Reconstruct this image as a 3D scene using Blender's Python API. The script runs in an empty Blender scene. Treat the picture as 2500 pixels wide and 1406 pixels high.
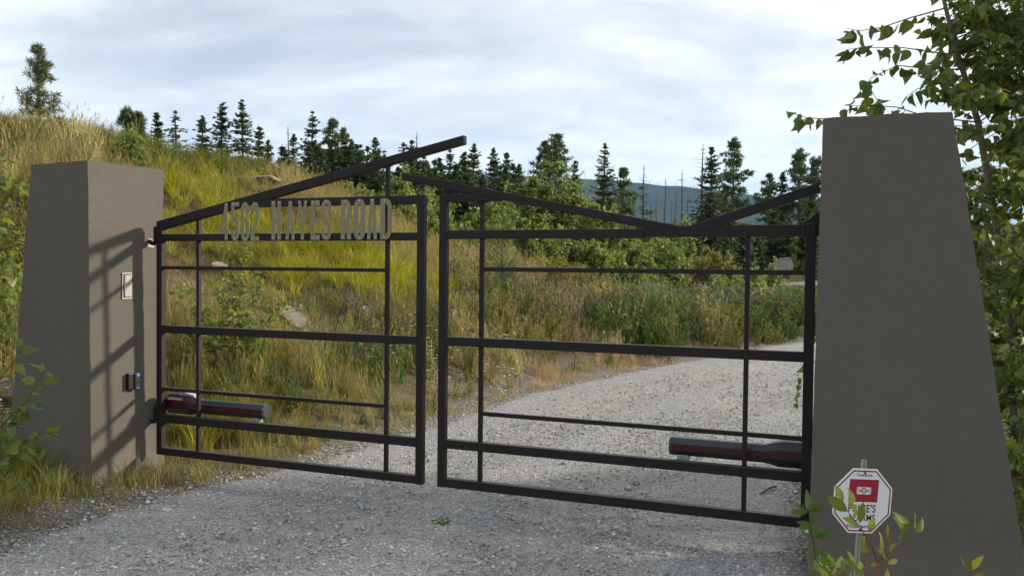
import bpy, bmesh, math, random
import numpy as np
from mathutils import Vector, Matrix, Euler
random.seed(7); RNG = np.random.default_rng(11)
scene = bpy.context.scene
COL = scene.collection
# ------------------------------------------------------------------ camera
F, H = 2050.0, 1.6                       # focal length in pixels of the 2500 px wide photograph, eye height
ROLL, PIT = 0.0103, math.atan(48 / 2050)
_c, _s, _cp, _sp = math.cos(ROLL), math.sin(ROLL), math.cos(PIT), math.sin(PIT)
FWD = Vector((0, _cp, -_sp)); UP = Vector((0, _sp, _cp)); XX = Vector((1, 0, 0))
RIGHT = XX * _c + UP * _s; CUP = UP * _c - XX * _s
cam = bpy.data.objects.new('camera', bpy.data.cameras.new('camera'))
COL.objects.link(cam); scene.camera = cam
cam.data.sensor_width = 36; cam.data.lens = F / 2500 * 36
cam.data.clip_start = 0.05; cam.data.clip_end = 30000
cam.matrix_world = Matrix(((RIGHT.x, CUP.x, -FWD.x, 0), (RIGHT.y, CUP.y, -FWD.y, 0), (RIGHT.z, CUP.z, -FWD.z, H), (0, 0, 0, 1)))
# ------------------------------------------------------------------ sun and sky
SUN = Vector((1.325, 0.303, 0.50)).normalized()
sl = bpy.data.lights.new('sun', 'SUN'); sl.energy = 3.5; sl.angle = math.radians(3.6); sl.color = (1.0, 0.89, 0.73)
so = bpy.data.objects.new('sun', sl); COL.objects.link(so)
so.rotation_euler = SUN.to_track_quat('Z', 'Y').to_euler(); so.location = (60, 14, 40)
world = bpy.data.worlds.new('World'); scene.world = world; world.use_nodes = True


class NT:
    """small node-tree writer"""
    def __init__(self, tree):
        self.t = tree; tree.nodes.clear()

    def n(self, kind, ins=None, **kw):
        nd = self.t.nodes.new(kind)
        for k, v in kw.items(): setattr(nd, k, v)
        for k, v in (ins or {}).items():
            sock = nd.inputs[k]
            if isinstance(v, bpy.types.NodeSocket): self.t.links.new(v, sock)
            elif isinstance(v, bpy.types.Node): self.t.links.new(v.outputs[0], sock)
            else: sock.default_value = v
        return nd

    def math(self, op, a, b=None, c=None):
        d = {0: a}
        if b is not None: d[1] = b
        if c is not None: d[2] = c
        return self.n('ShaderNodeMath', d, operation=op).outputs[0]

    def ramp(self, fac, stops, interp='LINEAR'):
        nd = self.n('ShaderNodeValToRGB', {0: fac}); cr = nd.color_ramp; cr.interpolation = interp
        while len(cr.elements) < len(stops): cr.elements.new(0.5)
        for e, (p, c) in zip(cr.elements, stops):
            e.position = p; e.color = (*c, 1) if len(c) == 3 else c
        return nd.outputs[0]

    def mix(self, fac, a, b, mode='MIX'):
        nd = self.n('ShaderNodeMix', data_type='RGBA', blend_type=mode)
        for i, v in ((0, fac), (6, a), (7, b)):
            if isinstance(v, bpy.types.NodeSocket): self.t.links.new(v, nd.inputs[i])
            elif isinstance(v, (int, float)): nd.inputs[i].default_value = v if i == 0 else (v, v, v, 1)
            else: nd.inputs[i].default_value = (*v, 1) if len(v) == 3 else v
        return nd.outputs[2]

    def noise(self, vec, scale, detail=4, rough=0.55, dist=0.0, out=0):
        d = {'Scale': scale, 'Detail': detail, 'Roughness': rough, 'Distortion': dist}
        if vec is not None: d['Vector'] = vec
        return self.n('ShaderNodeTexNoise', d).outputs[out]


w = NT(world.node_tree)
sky = w.n('ShaderNodeTexSky', sky_type='NISHITA', sun_disc=False)
sky.sun_elevation = math.asin(SUN.z); sky.sun_rotation = math.atan2(SUN.x, SUN.y)
sky.air_density = 1.0; sky.dust_density = 1.2
tc = w.n('ShaderNodeTexCoord')
sep = w.n('ShaderNodeSeparateXYZ', {0: tc.outputs['Generated']})
zc = w.math('ADD', w.math('MAXIMUM', sep.outputs[2], 0.0), 0.16)
cu = w.n('ShaderNodeCombineXYZ', {0: w.math('DIVIDE', sep.outputs[0], zc), 1: w.math('DIVIDE', sep.outputs[1], zc), 2: 0.0})
cl = w.n('ShaderNodeMapping', {'Vector': cu.outputs[0], 'Location': (3.1, 1.7, 0), 'Scale': (0.8, 0.95, 1)})
n1 = w.noise(cl.outputs[0], 0.9, 7, 0.58, 0.35)
n2 = w.noise(cl.outputs[0], 2.3, 8, 0.6, 0.5)
n3 = w.noise(cl.outputs[0], 0.45, 3, 0.5, 0.2)
shade = w.ramp(w.math('ADD', w.math('MULTIPLY', n1, 0.68), w.math('MULTIPLY', n2, 0.32)),
               [(0.36, (5.2, 5.55, 6.4)), (0.45, (6.4, 6.65, 7.2)), (0.51, (7.7, 7.8, 8.0)), (0.60, (9.3, 9.2, 9.0))])
low = w.ramp(sep.outputs[2], [(0.0, (0.66, 0.78, 0.93)), (0.09, (0.76, 0.85, 0.96)), (0.20, (0.95, 0.97, 1.0)), (0.32, (1, 1, 1))])
cloud = w.mix(1.0, shade, low, 'MULTIPLY')
cover = w.ramp(w.math('ADD', w.math('MULTIPLY', n3, 0.6), w.math('MULTIPLY', n1, 0.4)), [(0.30, (0.62,) * 3), (0.42, (1, 1, 1))])
skyc = w.mix(cover, sky.outputs[0], cloud)
bg = w.n('ShaderNodeBackground', {'Color': skyc, 'Strength': 0.069})
w.n('ShaderNodeOutputWorld', {0: bg.outputs[0]})
vs = scene.view_settings
vs.view_transform = 'Standard'; vs.look = 'None'; vs.gamma = 1; vs.use_curve_mapping = False; vs.exposure = 1.04
cy = scene.cycles
cy.max_bounces = 7; cy.diffuse_bounces = 3; cy.transmission_bounces = 3; cy.volume_bounces = 0; cy.transparent_max_bounces = 6


# ------------------------------------------------------------------ helpers
def ray(px, py):
    u, v = (px - 1250) / F, -(py - 703) / F
    return RIGHT * u + CUP * v + FWD


EYE = Vector((0, 0, H))


def P(px, py, Y):                         # the point at distance Y (metres north of the camera) seen at that place of the photograph
    d = ray(px, py); return EYE + d * (Y / d.y)


def onz(px, py, z):
    d = ray(px, py); return EYE + d * ((z - H) / d.z)


def mesh(name, verts, faces, mats, mi=None, smooth=False):
    me = bpy.data.meshes.new(name); me.from_pydata([tuple(v) for v in verts], [], faces)
    for m in (mats if isinstance(mats, (list, tuple)) else [mats]): me.materials.append(m)
    if mi is not None: me.polygons.foreach_set('material_index', mi)
    if smooth: me.polygons.foreach_set('use_smooth', [True] * len(me.polygons))
    me.update(); return me


def obj(name, me, parent=None, loc=None, rot=None, label=None, cat=None, group=None, kind=None):
    o = bpy.data.objects.new(name, me); COL.objects.link(o)
    if parent: o.parent = parent
    if loc is not None: o.location = loc
    if rot is not None: o.rotation_euler = rot
    for k, v in (('label', label), ('category', cat), ('group', group), ('kind', kind)):
        if v: o[k] = v
    return o


def thing(name, label, cat, loc=(0, 0, 0), rot=(0, 0, 0), group=None):
    return obj(name, None, None, loc, rot, label, cat, group)


def from_bm(name, bm, mat, smooth=False):
    bmesh.ops.recalc_face_normals(bm, faces=bm.faces)
    me = bpy.data.meshes.new(name); bm.to_mesh(me); bm.free()
    SHARP = name == 'gate_pillar'
    for m in (mat if isinstance(mat, (list, tuple)) else [mat]): me.materials.append(m)
    if smooth: me.polygons.foreach_set('use_smooth', [True] * len(me.polygons))
    if SHARP: me.set_sharp_from_angle(angle=math.radians(14))
    return me


def prism_bm(pts, y0, y1, bev=0.003, axis='y'):
    """polygon in the (x, z) plane extruded from y0 to y1, edges rounded off"""
    bm = bmesh.new()
    a = [bm.verts.new((x, y0, z)) for x, z in pts]; b = [bm.verts.new((x, y1, z)) for x, z in pts]
    n = len(pts); bm.faces.new(a); bm.faces.new(b[::-1])
    for i in range(n): bm.faces.new((a[i], b[i], b[(i + 1) % n], a[(i + 1) % n]))
    bmesh.ops.recalc_face_normals(bm, faces=bm.faces)
    if bev: bmesh.ops.bevel(bm, geom=list(bm.edges), offset=bev, segments=2, affect='EDGES', profile=0.5)
    return bm


def box_bm(x0, x1, y0, y1, z0, z1, bev=0.003):
    return prism_bm([(x0, z0), (x1, z0), (x1, z1), (x0, z1)], y0, y1, bev)


def tube(path, radii, sides=6, V=None, Fc=None, cap=True):
    """tapered tube along a path, appended to vertex and face lists"""
    V = [] if V is None else V; Fc = [] if Fc is None else Fc
    path = [Vector(p) for p in path]; b0 = len(V); n = len(path)
    ref = Vector((0.31, 0.17, 0.93)).normalized()
    for i, p in enumerate(path):
        t = (path[min(i + 1, n - 1)] - path[max(i - 1, 0)]).normalized()
        r = ref if abs(t.dot(ref)) < 0.95 else Vector((1, 0, 0))
        a = t.cross(r).normalized(); b = t.cross(a)
        for k in range(sides):
            g = 2 * math.pi * k / sides
            V.append(p + (a * math.cos(g) + b * math.sin(g)) * radii[i])
    for i in range(n - 1):
        for k in range(sides):
            k2 = (k + 1) % sides
            Fc.append((b0 + i * sides + k, b0 + i * sides + k2, b0 + (i + 1) * sides + k2, b0 + (i + 1) * sides + k))
    if cap:
        Fc.append(tuple(b0 + k for k in range(sides))[::-1]); Fc.append(tuple(b0 + (n - 1) * sides + k for k in range(sides)))
    return V, Fc


def bez(p0, p1, p2, n):
    p0, p1, p2 = Vector(p0), Vector(p1), Vector(p2)
    return [p0 * (1 - t) ** 2 + p1 * 2 * t * (1 - t) + p2 * t * t for t in [i / n for i in range(n + 1)]]


# ------------------------------------------------------------------ materials
def mat(name):
    m = bpy.data.materials.new(name); m.use_nodes = True
    return m, NT(m.node_tree)


def principled(nt, color, rough=0.6, metal=0.0, normal=None, spec=0.4):
    d = {'Base Color': color if isinstance(color, bpy.types.NodeSocket) else (*color, 1), 'Roughness': rough, 'Metallic': metal, 'Specular IOR Level': spec}
    if normal is not None: d['Normal'] = normal
    p = nt.n('ShaderNodeBsdfPrincipled', d)
    nt.n('ShaderNodeOutputMaterial', {0: p.outputs[0]}); return p


def plain(name, color, rough=0.6, metal=0.0, var=0.12, scale=40, spec=0.4):
    m, t = mat(name); co = t.n('ShaderNodeTexCoord').outputs['Object']
    n = t.noise(co, scale, 5, 0.6)
    c = t.mix(n, tuple(x * (1 - var) for x in color), tuple(min(1, x * (1 + var)) for x in color))
    r = t.math('MULTIPLY_ADD', n, 0.25, rough - 0.12)
    b = t.n('ShaderNodeBump', {'Height': n, 'Strength': 0.08, 'Distance': 0.002})
    principled(t, c, r, metal, b.outputs[0], spec); return m


def m_stucco():
    m, t = mat('stucco'); g = t.n('ShaderNodeNewGeometry').outputs['Position']
    st = t.n('ShaderNodeMapping', {'Vector': g, 'Scale': (1, 1, 2.2)}).outputs[0]
    big = t.noise(g, 1.3, 5, 0.6); mid = t.noise(st, 16, 6, 0.65); fine = t.noise(st, 150, 3, 0.7)
    grain = t.n('ShaderNodeTexVoronoi', {'Vector': st, 'Scale': 210.0}).outputs[0]
    c = t.mix(big, (0.094, 0.087, 0.075), (0.122, 0.113, 0.098))
    c = t.mix(t.ramp(mid, [(0.35, (0, 0, 0)), (0.7, (0.5,) * 3)]), c, (0.130, 0.117, 0.098))
    vst = t.noise(t.n('ShaderNodeMapping', {'Vector': g, 'Scale': (9, 9, .5)}).outputs[0], 1.0, 5, 0.6)
    c = t.mix(t.ramp(vst, [(0.50, (0, 0, 0)), (0.78, (0.16,) * 3)]), c, (0.082, 0.075, 0.064))
    pit = t.n('ShaderNodeTexVoronoi', {'Vector': g, 'Scale': 26.0}).outputs[0]
    c = t.mix(t.ramp(pit, [(0.0, (0.8,) * 3), (0.045, (0, 0, 0))]), c, (0.045, 0.04, 0.034))
    sepz = t.n('ShaderNodeSeparateXYZ', {0: g}).outputs[2]
    dust = t.math('MULTIPLY', t.ramp(sepz, [(0.02, (1, 1, 1)), (0.35, (0, 0, 0))]), t.math('MULTIPLY', mid, 0.9))
    c = t.mix(dust, c, (0.19, 0.165, 0.125))
    h = t.math('ADD', t.math('MULTIPLY', mid, 0.8), t.math('ADD', t.math('MULTIPLY', fine, 0.5), t.math('MULTIPLY', grain, 0.35)))
    b = t.n('ShaderNodeBump', {'Height': h, 'Strength': 0.55, 'Distance': 0.006})
    principled(t, c, 0.93, 0, b.outputs[0], 0.2); return m


def m_leaf(name, cols, trans=0.35, rough=0.5, rnd=True):
    """leaf: colour from the blade's own vertex tint and a per-object hue step, light passes through"""
    m, t = mat(name)
    r = t.n('ShaderNodeObjectInfo').outputs['Random']; g = t.n('ShaderNodeNewGeometry')
    isl = g.outputs['Random Per Island']
    f = t.math('FRACT', t.math('ADD', r, isl)) if rnd else isl
    c = t.ramp(f, [(i / max(1, len(cols) - 1), cc) for i, cc in enumerate(cols)])
    n = t.noise(g.outputs['Position'], 30, 3)
    c = t.mix(t.math('MULTIPLY', n, 0.35), c, tuple(x * 0.6 for x in cols[0]))
    pale = t.mix(0.35, c, (0.22, 0.27, 0.14))
    c = t.mix(g.outputs['Backfacing'], c, pale)
    p = t.n('ShaderNodeBsdfPrincipled', {'Base Color': c, 'Roughness': rough, 'Specular IOR Level': 0.35})
    tr = t.n('ShaderNodeBsdfTranslucent', {'Color': t.mix(0.55, c, (0.30, 0.36, 0.03))})
    s = t.n('ShaderNodeMixShader', {0: trans, 1: p.outputs[0], 2: tr.outputs[0]})
    t.n('ShaderNodeOutputMaterial', {0: s.outputs[0]}); return m


def m_tinted(name, trans=0.35, flower=False):
    """grass and weeds: tint carried by each plant, small random steps per blade"""
    m, t = mat(name)
    a = t.n('ShaderNodeAttribute', attribute_type='INSTANCER', attribute_name='tint')
    b = t.n('ShaderNodeAttribute', attribute_type='GEOMETRY', attribute_name='blade')
    isl = t.n('ShaderNodeNewGeometry').outputs['Random Per Island']
    hs = t.n('ShaderNodeHueSaturation', {'Hue': t.math('MULTIPLY_ADD', isl, 0.05, 0.475), 'Saturation': t.math('MULTIPLY_ADD', isl, 0.35, 0.78),
                                        'Value': t.math('MULTIPLY_ADD', t.math('FRACT', t.math('MULTIPLY', isl, 7.31)), 0.75, 0.62), 'Color': a.outputs['Color']})
    fl = t.n('ShaderNodeAttribute', attribute_type='GEOMETRY', attribute_name='bloom').outputs['Fac']
    c = t.mix(fl, hs.outputs[0], b.outputs['Color']) if flower else hs.outputs[0]
    d = t.n('ShaderNodeBsdfPrincipled', {'Base Color': c, 'Roughness': 0.7, 'Specular IOR Level': 0.2})
    tr = t.n('ShaderNodeBsdfTranslucent', {'Color': c})
    s = t.n('ShaderNodeMixShader', {0: trans, 1: d.outputs[0], 2: tr.outputs[0]})
    t.n('ShaderNodeOutputMaterial', {0: s.outputs[0]}); return m


def m_bark(name, a, b, scale=8):
    m, t = mat(name); co = t.n('ShaderNodeTexCoord').outputs['Object']
    st = t.n('ShaderNodeMapping', {'Vector': co, 'Scale': (1, 1, 0.25)}).outputs[0]
    n = t.noise(st, scale, 6, 0.65)
    bp = t.n('ShaderNodeBump', {'Height': n, 'Strength': 0.6, 'Distance': 0.02})
    principled(t, t.ramp(n, [(0.3, a), (0.7, b)]), 0.9, 0, bp.outputs[0], 0.2); return m


def m_rock(name, a, b, c):
    m, t = mat(name); co = t.n('ShaderNodeTexCoord').outputs['Object']
    n = t.noise(co, 3.0, 8, 0.65, 0.6); n2 = t.noise(co, 18, 6, 0.7); cr = t.n('ShaderNodeTexVoronoi', {'Vector': co, 'Scale': 3.5}, feature='DISTANCE_TO_EDGE').outputs[0]
    col = t.mix(n2, t.ramp(n, [(0.3, a), (0.55, b), (0.75, c)]), tuple(x * 0.7 for x in a))
    col = t.mix(t.ramp(cr, [(0.0, (0.7,) * 3), (0.06, (0, 0, 0))]), col, tuple(x * 0.45 for x in a))
    bp = t.n('ShaderNodeBump', {'Height': t.math('ADD', n, t.math('MULTIPLY', n2, 0.5)), 'Strength': 0.8, 'Distance': 0.05})
    principled(t, col, 0.9, 0, bp.outputs[0], 0.25); return m


def m_ground():
    m, t = mat('soil_and_thatch'); g = t.n('ShaderNodeNewGeometry').outputs['Position']
    n = t.noise(g, 0.7, 6, 0.6); n2 = t.noise(g, 6, 6, 0.7); n3 = t.noise(g, 45, 4, 0.7)
    c = t.ramp(n, [(0.3, (0.105, 0.085, 0.045)), (0.5, (0.150, 0.118, 0.060)), (0.7, (0.120, 0.115, 0.045))])
    c = t.mix(t.ramp(n2, [(0.35, (0, 0, 0)), (0.7, (0.8,) * 3)]), c, (0.20, 0.160, 0.105))
    c = t.mix(t.ramp(n3, [(0.4, (0.6,) * 3), (0.62, (0, 0, 0))]), c, (0.06, 0.05, 0.03))
    vg = t.n('ShaderNodeAttribute', attribute_type='GEOMETRY', attribute_name='verge').outputs['Fac']
    vo = t.n('ShaderNodeTexVoronoi', {'Vector': g, 'Scale': 60.0})
    gv = t.ramp(t.n('ShaderNodeSeparateColor', {0: vo.outputs['Color']}).outputs[0], [(0.1, (0.12, 0.11, 0.10)), (0.5, (0.24, 0.225, 0.20)), (0.9, (0.40, 0.385, 0.355))])
    c = t.mix(t.math('MULTIPLY', vg, t.ramp(n2, [(0.3, (0.7,) * 3), (0.6, (1.0,) * 3)])), c, gv)
    b = t.n('ShaderNodeBump', {'Height': t.math('ADD', n2, n3), 'Strength': 0.9, 'Distance': 0.06})
    principled(t, c, 0.95, 0, b.outputs[0], 0.1); return m


def m_gravel():
    m, t = mat('crushed_gravel'); g = t.n('ShaderNodeNewGeometry').outputs['Position']
    wob = t.n('ShaderNodeVectorMath', {0: g, 1: t.n('ShaderNodeVectorMath', {0: t.noise(g, 40, 2, out=1), 'Scale': 0.018}, operation='SCALE').outputs[0]}, operation='ADD').outputs[0]
    va = t.n('ShaderNodeTexVoronoi', {'Vector': wob, 'Scale': 62.0}); vb = t.n('ShaderNodeTexVoronoi', {'Vector': wob, 'Scale': 130.0})
    ga = t.n('ShaderNodeSeparateColor', {0: va.outputs['Color']}).outputs[0]; gb = t.n('ShaderNodeSeparateColor', {0: vb.outputs['Color']}).outputs[1]
    big = t.noise(g, 0.8, 5, 0.6); mid = t.noise(g, 3.2, 5, 0.65)
    stone = t.ramp(t.math('ADD', t.math('MULTIPLY', ga, 0.55), t.math('MULTIPLY', gb, 0.45)),
                   [(0.1, (0.12, 0.125, 0.13)), (0.35, (0.235, 0.24, 0.245)), (0.6, (0.335, 0.335, 0.33)), (0.85, (0.47, 0.465, 0.45))])
    fines = t.mix(mid, (0.33, 0.315, 0.28), (0.42, 0.405, 0.37))
    wear = t.n('ShaderNodeAttribute', attribute_type='GEOMETRY', attribute_name='wear').outputs['Fac']
    k = t.math('MULTIPLY', t.ramp(t.math('ADD', t.math('MULTIPLY', big, 0.5), t.math('MULTIPLY', mid, 0.5)), [(0.40, (0.08,) * 3), (0.60, (0.85,) * 3)]), t.math('MULTIPLY_ADD', wear, 1.0, 0.35))
    c = t.mix(k, stone, fines)
    h = t.math('ADD', t.math('MULTIPLY', va.outputs[0], -1.0), t.math('MULTIPLY', vb.outputs[0], -0.6))
    b = t.n('ShaderNodeBump', {'Height': h, 'Strength': 1.0, 'Distance': 0.016})
    principled(t, c, 0.9, 0, b.outputs[0], 0.25); return m


def m_stone():
    m, t = mat('gravel_stone'); r = t.n('ShaderNodeObjectInfo').outputs['Random']
    c = t.ramp(r, [(0, (0.14, 0.146, 0.156)), (0.25, (0.22, 0.226, 0.236)), (0.6, (0.31, 0.312, 0.315)), (0.85, (0.41, 0.405, 0.39)), (1, (0.54, 0.53, 0.50))])
    principled(t, c, 0.85, 0, None, 0.3); return m


def m_steel():
    m, t = mat('dark_bronze_paint'); g = t.n('ShaderNodeNewGeometry'); pos = g.outputs['Position']
    n = t.noise(pos, 9, 6, 0.65); f = t.noise(pos, 70, 4, 0.7)
    c = t.mix(n, (0.0125, 0.0095, 0.009), (0.0185, 0.0140, 0.013))
    c = t.mix(t.ramp(f, [(0.60, (0, 0, 0)), (0.76, (0.55,) * 3)]), c, (0.034, 0.027, 0.022))
    up = t.n('ShaderNodeSeparateXYZ', {0: g.outputs['Normal']}).outputs[2]
    dust = t.math('MULTIPLY', t.ramp(up, [(0.55, (0, 0, 0)), (0.95, (0.6,) * 3)]), t.math('MULTIPLY_ADD', n, 0.9, 0.25))
    c = t.mix(dust, c, (0.13, 0.11, 0.088))
    b = t.n('ShaderNodeBump', {'Height': f, 'Strength': 0.12, 'Distance': 0.002})
    principled(t, c, t.math('MULTIPLY_ADD', n, 0.3, 0.40), 0, b.outputs[0], 0.24); return m


M = {}
M['stucco'] = m_stucco()
M['steel'] = m_steel()
M['letter'] = plain('olive_grey_plate', (0.205, 0.190, 0.112), 0.55, 0.1, 0.10, 25)
M['bolt'] = plain('zinc_bolt', (0.55, 0.55, 0.53), 0.35, 0.8, 0.1, 80)
M['galv'] = plain('galvanised_steel', (0.34, 0.37, 0.36), 0.42, 0.6, 0.2, 50)
M['mortar'] = plain('pale_mortar', (0.52, 0.47, 0.41), 0.9, 0, 0.2, 60)
M['opener'] = plain('charcoal_plastic', (0.030, 0.034, 0.048), 0.42, 0, 0.2, 30)
M['black'] = plain('black_plastic', (0.012, 0.012, 0.014), 0.38, 0, 0.2, 30)
M['red'] = plain('dark_red_band', (0.042, 0.004, 0.007), 0.4, 0, 0.15, 30)
M['chrome'] = plain('silver_trim', (0.48, 0.49, 0.50), 0.3, 0.5, 0.1, 30)
M['plate_red'] = plain('red_name_plate', (0.22, 0.02, 0.02), 0.4)
M['white_ink'] = plain('white_ink', (0.75, 0.75, 0.73), 0.6, 0, 0.03)
M['lens'] = plain('opal_lens', (0.33, 0.32, 0.30), 0.5, 0, 0.05)
M['alu'] = plain('brushed_frame', (0.40, 0.39, 0.36), 0.4, 0.5, 0.1)
M['blue'] = plain('blue_print', (0.05, 0.22, 0.62), 0.5)
M['sign'] = plain('white_sign_face', (0.60, 0.64, 0.64), 0.5, 0, 0.06, 18)
M['sign_red'] = plain('sign_red_ink', (0.27, 0.008, 0.026), 0.55, 0, 0.1, 12)
M['ink'] = plain('dark_red_ink', (0.09, 0.006, 0.018), 0.6)
M['leaf'] = m_leaf('poplar_leaf', [(0.042, 0.085, 0.018), (0.074, 0.132, 0.022), (0.110, 0.170, 0.024), (0.060, 0.115, 0.022), (0.17, 0.215, 0.026)])
M['leaf_bush'] = m_leaf('young_poplar_leaf', [(0.095, 0.150, 0.024), (0.155, 0.215, 0.034), (0.215, 0.260, 0.042), (0.115, 0.180, 0.030), (0.25, 0.29, 0.070)], 0.42)
M['leaf_yellow'] = m_leaf('yellowed_leaf', [(0.20, 0.19, 0.020), (0.27, 0.22, 0.020), (0.16, 0.17, 0.02)])
M['leaf_willow'] = m_leaf('willow_leaf', [(0.085, 0.125, 0.020), (0.120, 0.155, 0.025), (0.150, 0.170, 0.022)])
M['leaf_bright'] = m_leaf('bright_weed_leaf', [(0.060, 0.150, 0.020), (0.085, 0.190, 0.025), (0.05, 0.12, 0.02)])
M['leaf_orange'] = m_leaf('turning_leaf', [(0.19, 0.150, 0.025), (0.25, 0.170, 0.035), (0.17, 0.16, 0.03), (0.21, 0.115, 0.035)])
M['needle'] = m_leaf('conifer_needles', [(0.028, 0.056, 0.030), (0.046, 0.088, 0.042), (0.068, 0.115, 0.052), (0.038, 0.074, 0.038)], 0.2, 0.6)
M['needle_pine'] = m_leaf('pine_needles', [(0.034, 0.060, 0.026), (0.054, 0.090, 0.034), (0.075, 0.112, 0.042)], 0.2, 0.6)
M['needle_olive'] = m_leaf('olive_needles', [(0.032, 0.048, 0.016), (0.052, 0.068, 0.020), (0.044, 0.058, 0.022)], 0.12, 0.6)
M['needle_bright'] = m_leaf('young_pine_needles', [(0.050, 0.130, 0.020), (0.075, 0.175, 0.025)], 0.25, 0.5)
M['bark'] = m_bark('conifer_bark', (0.045, 0.034, 0.026), (0.12, 0.095, 0.075))
M['bark_grey'] = m_bark('weathered_snag', (0.05, 0.045, 0.042), (0.14, 0.125, 0.112))
M['bark_pop'] = m_bark('poplar_bark', (0.085, 0.08, 0.055), (0.19, 0.175, 0.125), 20)
M['twig'] = m_bark('brown_twig', (0.07, 0.05, 0.03), (0.15, 0.11, 0.06), 30)
M['stem_red'] = m_bark('reddish_stem', (0.13, 0.03, 0.025), (0.22, 0.07, 0.04), 30)
M['grass'] = m_tinted('grass_blades', 0.35)
M['weed'] = m_tinted('meadow_weeds', 0.30, True)
M['rock'] = m_rock('grey_granite', (0.15, 0.14, 0.12), (0.30, 0.28, 0.25), (0.44, 0.41, 0.37))
M['rock_pink'] = m_rock('pinkish_granite', (0.27, 0.20, 0.155), (0.40, 0.31, 0.245), (0.48, 0.40, 0.33))
M['ground'] = m_ground(); M['gravel'] = m_gravel(); M['stone'] = m_stone()


# ------------------------------------------------------------------ the lie of the land
CP = []                                    # (x, y, z) heights the ground passes through


def cp(px, py, Y): p = P(px, py, Y); CP.append((p.x, p.y, p.z))


for a in [(-3, 2, 0), (3, 2, 0), (0, 4, 0), (-2.5, 5.5, 0), (0, 8, 0), (3, 12, 0), (7, 18, 0), (2, 5, 0), (4, 8, 0), (8, 12, 0), (12, 20, 0), (0, -6, 0), (-8, -6, 0), (8, -6, 0), (0, -25, 0), (-25, -25, 0),
          (25, -25, 0), (25, 0, 0), (25, 15, 0), (-3.9, 5.0, .03), (-3.2, 6.3, 0), (-5.5, 5, .15), (-8, 5, .4), (-15, 5, 1.0), (-25, 0, 1), (5, 6, 0), (7, 8, 0), (-1.4, 7.6, .02), (-2.2, 6.9, .04), (-.9, 9.6, .1), (.3, 12, .12), (2.2, 15, .15),
          (-5.2, 7.6, .45), (-3.4, 7.8, .2), (5.6, 19.6, .2), (9, 22.5, .3), (13, 24, .3), (-9, 8.5, 1.2), (-25, 15, 4), (-25, 30, 4.4), (-8, 27, 3.0), (30, 40, 2), (30, 60, 4.6), (25, 26, .6)]:
    CP.append(a)
for a in [(725, 815, 10.3), (560, 690, 11.5), (450, 700, 10.5), (700, 640, 13), (900, 640, 14), (420, 560, 13), (700, 445, 17), (600, 436, 17), (450, 420, 17), (300, 378, 17), (100, 345, 17), (-250, 318, 17), (780, 480, 17), (880, 545, 17),
          (1000, 610, 17.5), (1150, 640, 18), (1290, 670, 18.5), (1420, 692, 19.5), (1100, 760, 13), (950, 760, 12), (1250, 760, 15.5), (850, 900, 9.3), (600, 930, 8.4), (1500, 755, 20), (1700, 762, 21), (1880, 765, 22), (1400, 735, 20.5), (1600, 742, 24), (1900, 745, 25), (1750, 745, 24.5),
          (1500, 710, 29), (1750, 706, 31), (1950, 706, 33), (2200, 706, 33), (1250, 670, 26), (1000, 600, 28), (1000, 545, 42), (1250, 560, 42), (1500, 600, 42), (1800, 620, 42), (2100, 620, 42), (1000, 530, 60), (1300, 540, 60), (1620, 553, 60), (1900, 560, 60), (2300, 560, 60), (700, 470, 60), (300, 400, 60), (-100, 380, 60), (650, 445, 35), (250, 400, 30), (450, 430, 30), (50, 370, 30)]:
    cp(*a)
CP = np.array(CP)


def _k(d2): return 0.5 * d2 * np.log(d2 + 1e-9)


_A = _k(((CP[:, None, :2] - CP[None, :, :2]) ** 2).sum(2)) + np.eye(len(CP)) * 0.35
_Q = np.hstack([np.ones((len(CP), 1)), CP[:, :2]])
_sol = np.linalg.solve(np.block([[_A, _Q], [_Q.T, np.zeros((3, 3))]]), np.concatenate([CP[:, 2], np.zeros(3)]))

LEFT = np.array([(-9.5, -6), (-6.5, 0), (-4.7, 2.2), (-2.95, 4.6), (-2.36, 5.9), (-1.78, 6.65), (-.67, 8.68), (.28, 10.74), (2.7, 14.2), (6.6, 19), (11, 22), (18, 24.5)])
RGHT = np.array([(6, -6), (2.6, 0), (2.3, 2.6), (1.68, 4.1), (1.92, 5.6), (2.4, 6.8), (3.4, 8.9), (5.0, 11), (7.6, 13.6), (11, 16.6), (14, 18.6), (19, 20.5)])


def smooth_line(L, n=160):
    t = np.linspace(0, len(L) - 1, n); out = []
    for x in t:
        i = min(int(x), len(L) - 2); f = x - i
        p0, p1, p2, p3 = L[max(i - 1, 0)], L[i], L[i + 1], L[min(i + 2, len(L) - 1)]
        out.append(.5 * ((2 * p1) + (p2 - p0) * f + (2 * p0 - 5 * p1 + 4 * p2 - p3) * f * f + (3 * p1 - p0 - 3 * p2 + p3) * f ** 3))
    return np.array(out)


LL, RR = smooth_line(LEFT), smooth_line(RGHT)
ROADPOLY = np.vstack([LL, RR[::-1]])


def in_poly(x, y, poly):
    inside = np.zeros(x.shape, bool); n = len(poly); j = n - 1
    for i in range(n):
        xi, yi = poly[i]; xj, yj = poly[j]
        if yi != yj:
            c = ((yi > y) != (yj > y)) & (x < (xj - xi) * (y - yi) / (yj - yi) + xi); inside ^= c
        j = i
    return inside


def road_dist(x, y):
    """signed distance to the driveway's edge, negative on the gravel"""
    x = np.atleast_1d(np.asarray(x, float)); y = np.atleast_1d(np.asarray(y, float))
    out = np.empty(len(x))
    for k in range(0, len(x), 4000):
        dx = x[k:k + 4000, None] - ROADPOLY[None, :, 0]; dy = y[k:k + 4000, None] - ROADPOLY[None, :, 1]
        out[k:k + 4000] = np.sqrt((dx * dx + dy * dy).min(1))
    return np.where(in_poly(x, y, ROADPOLY), -out, out)


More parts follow.
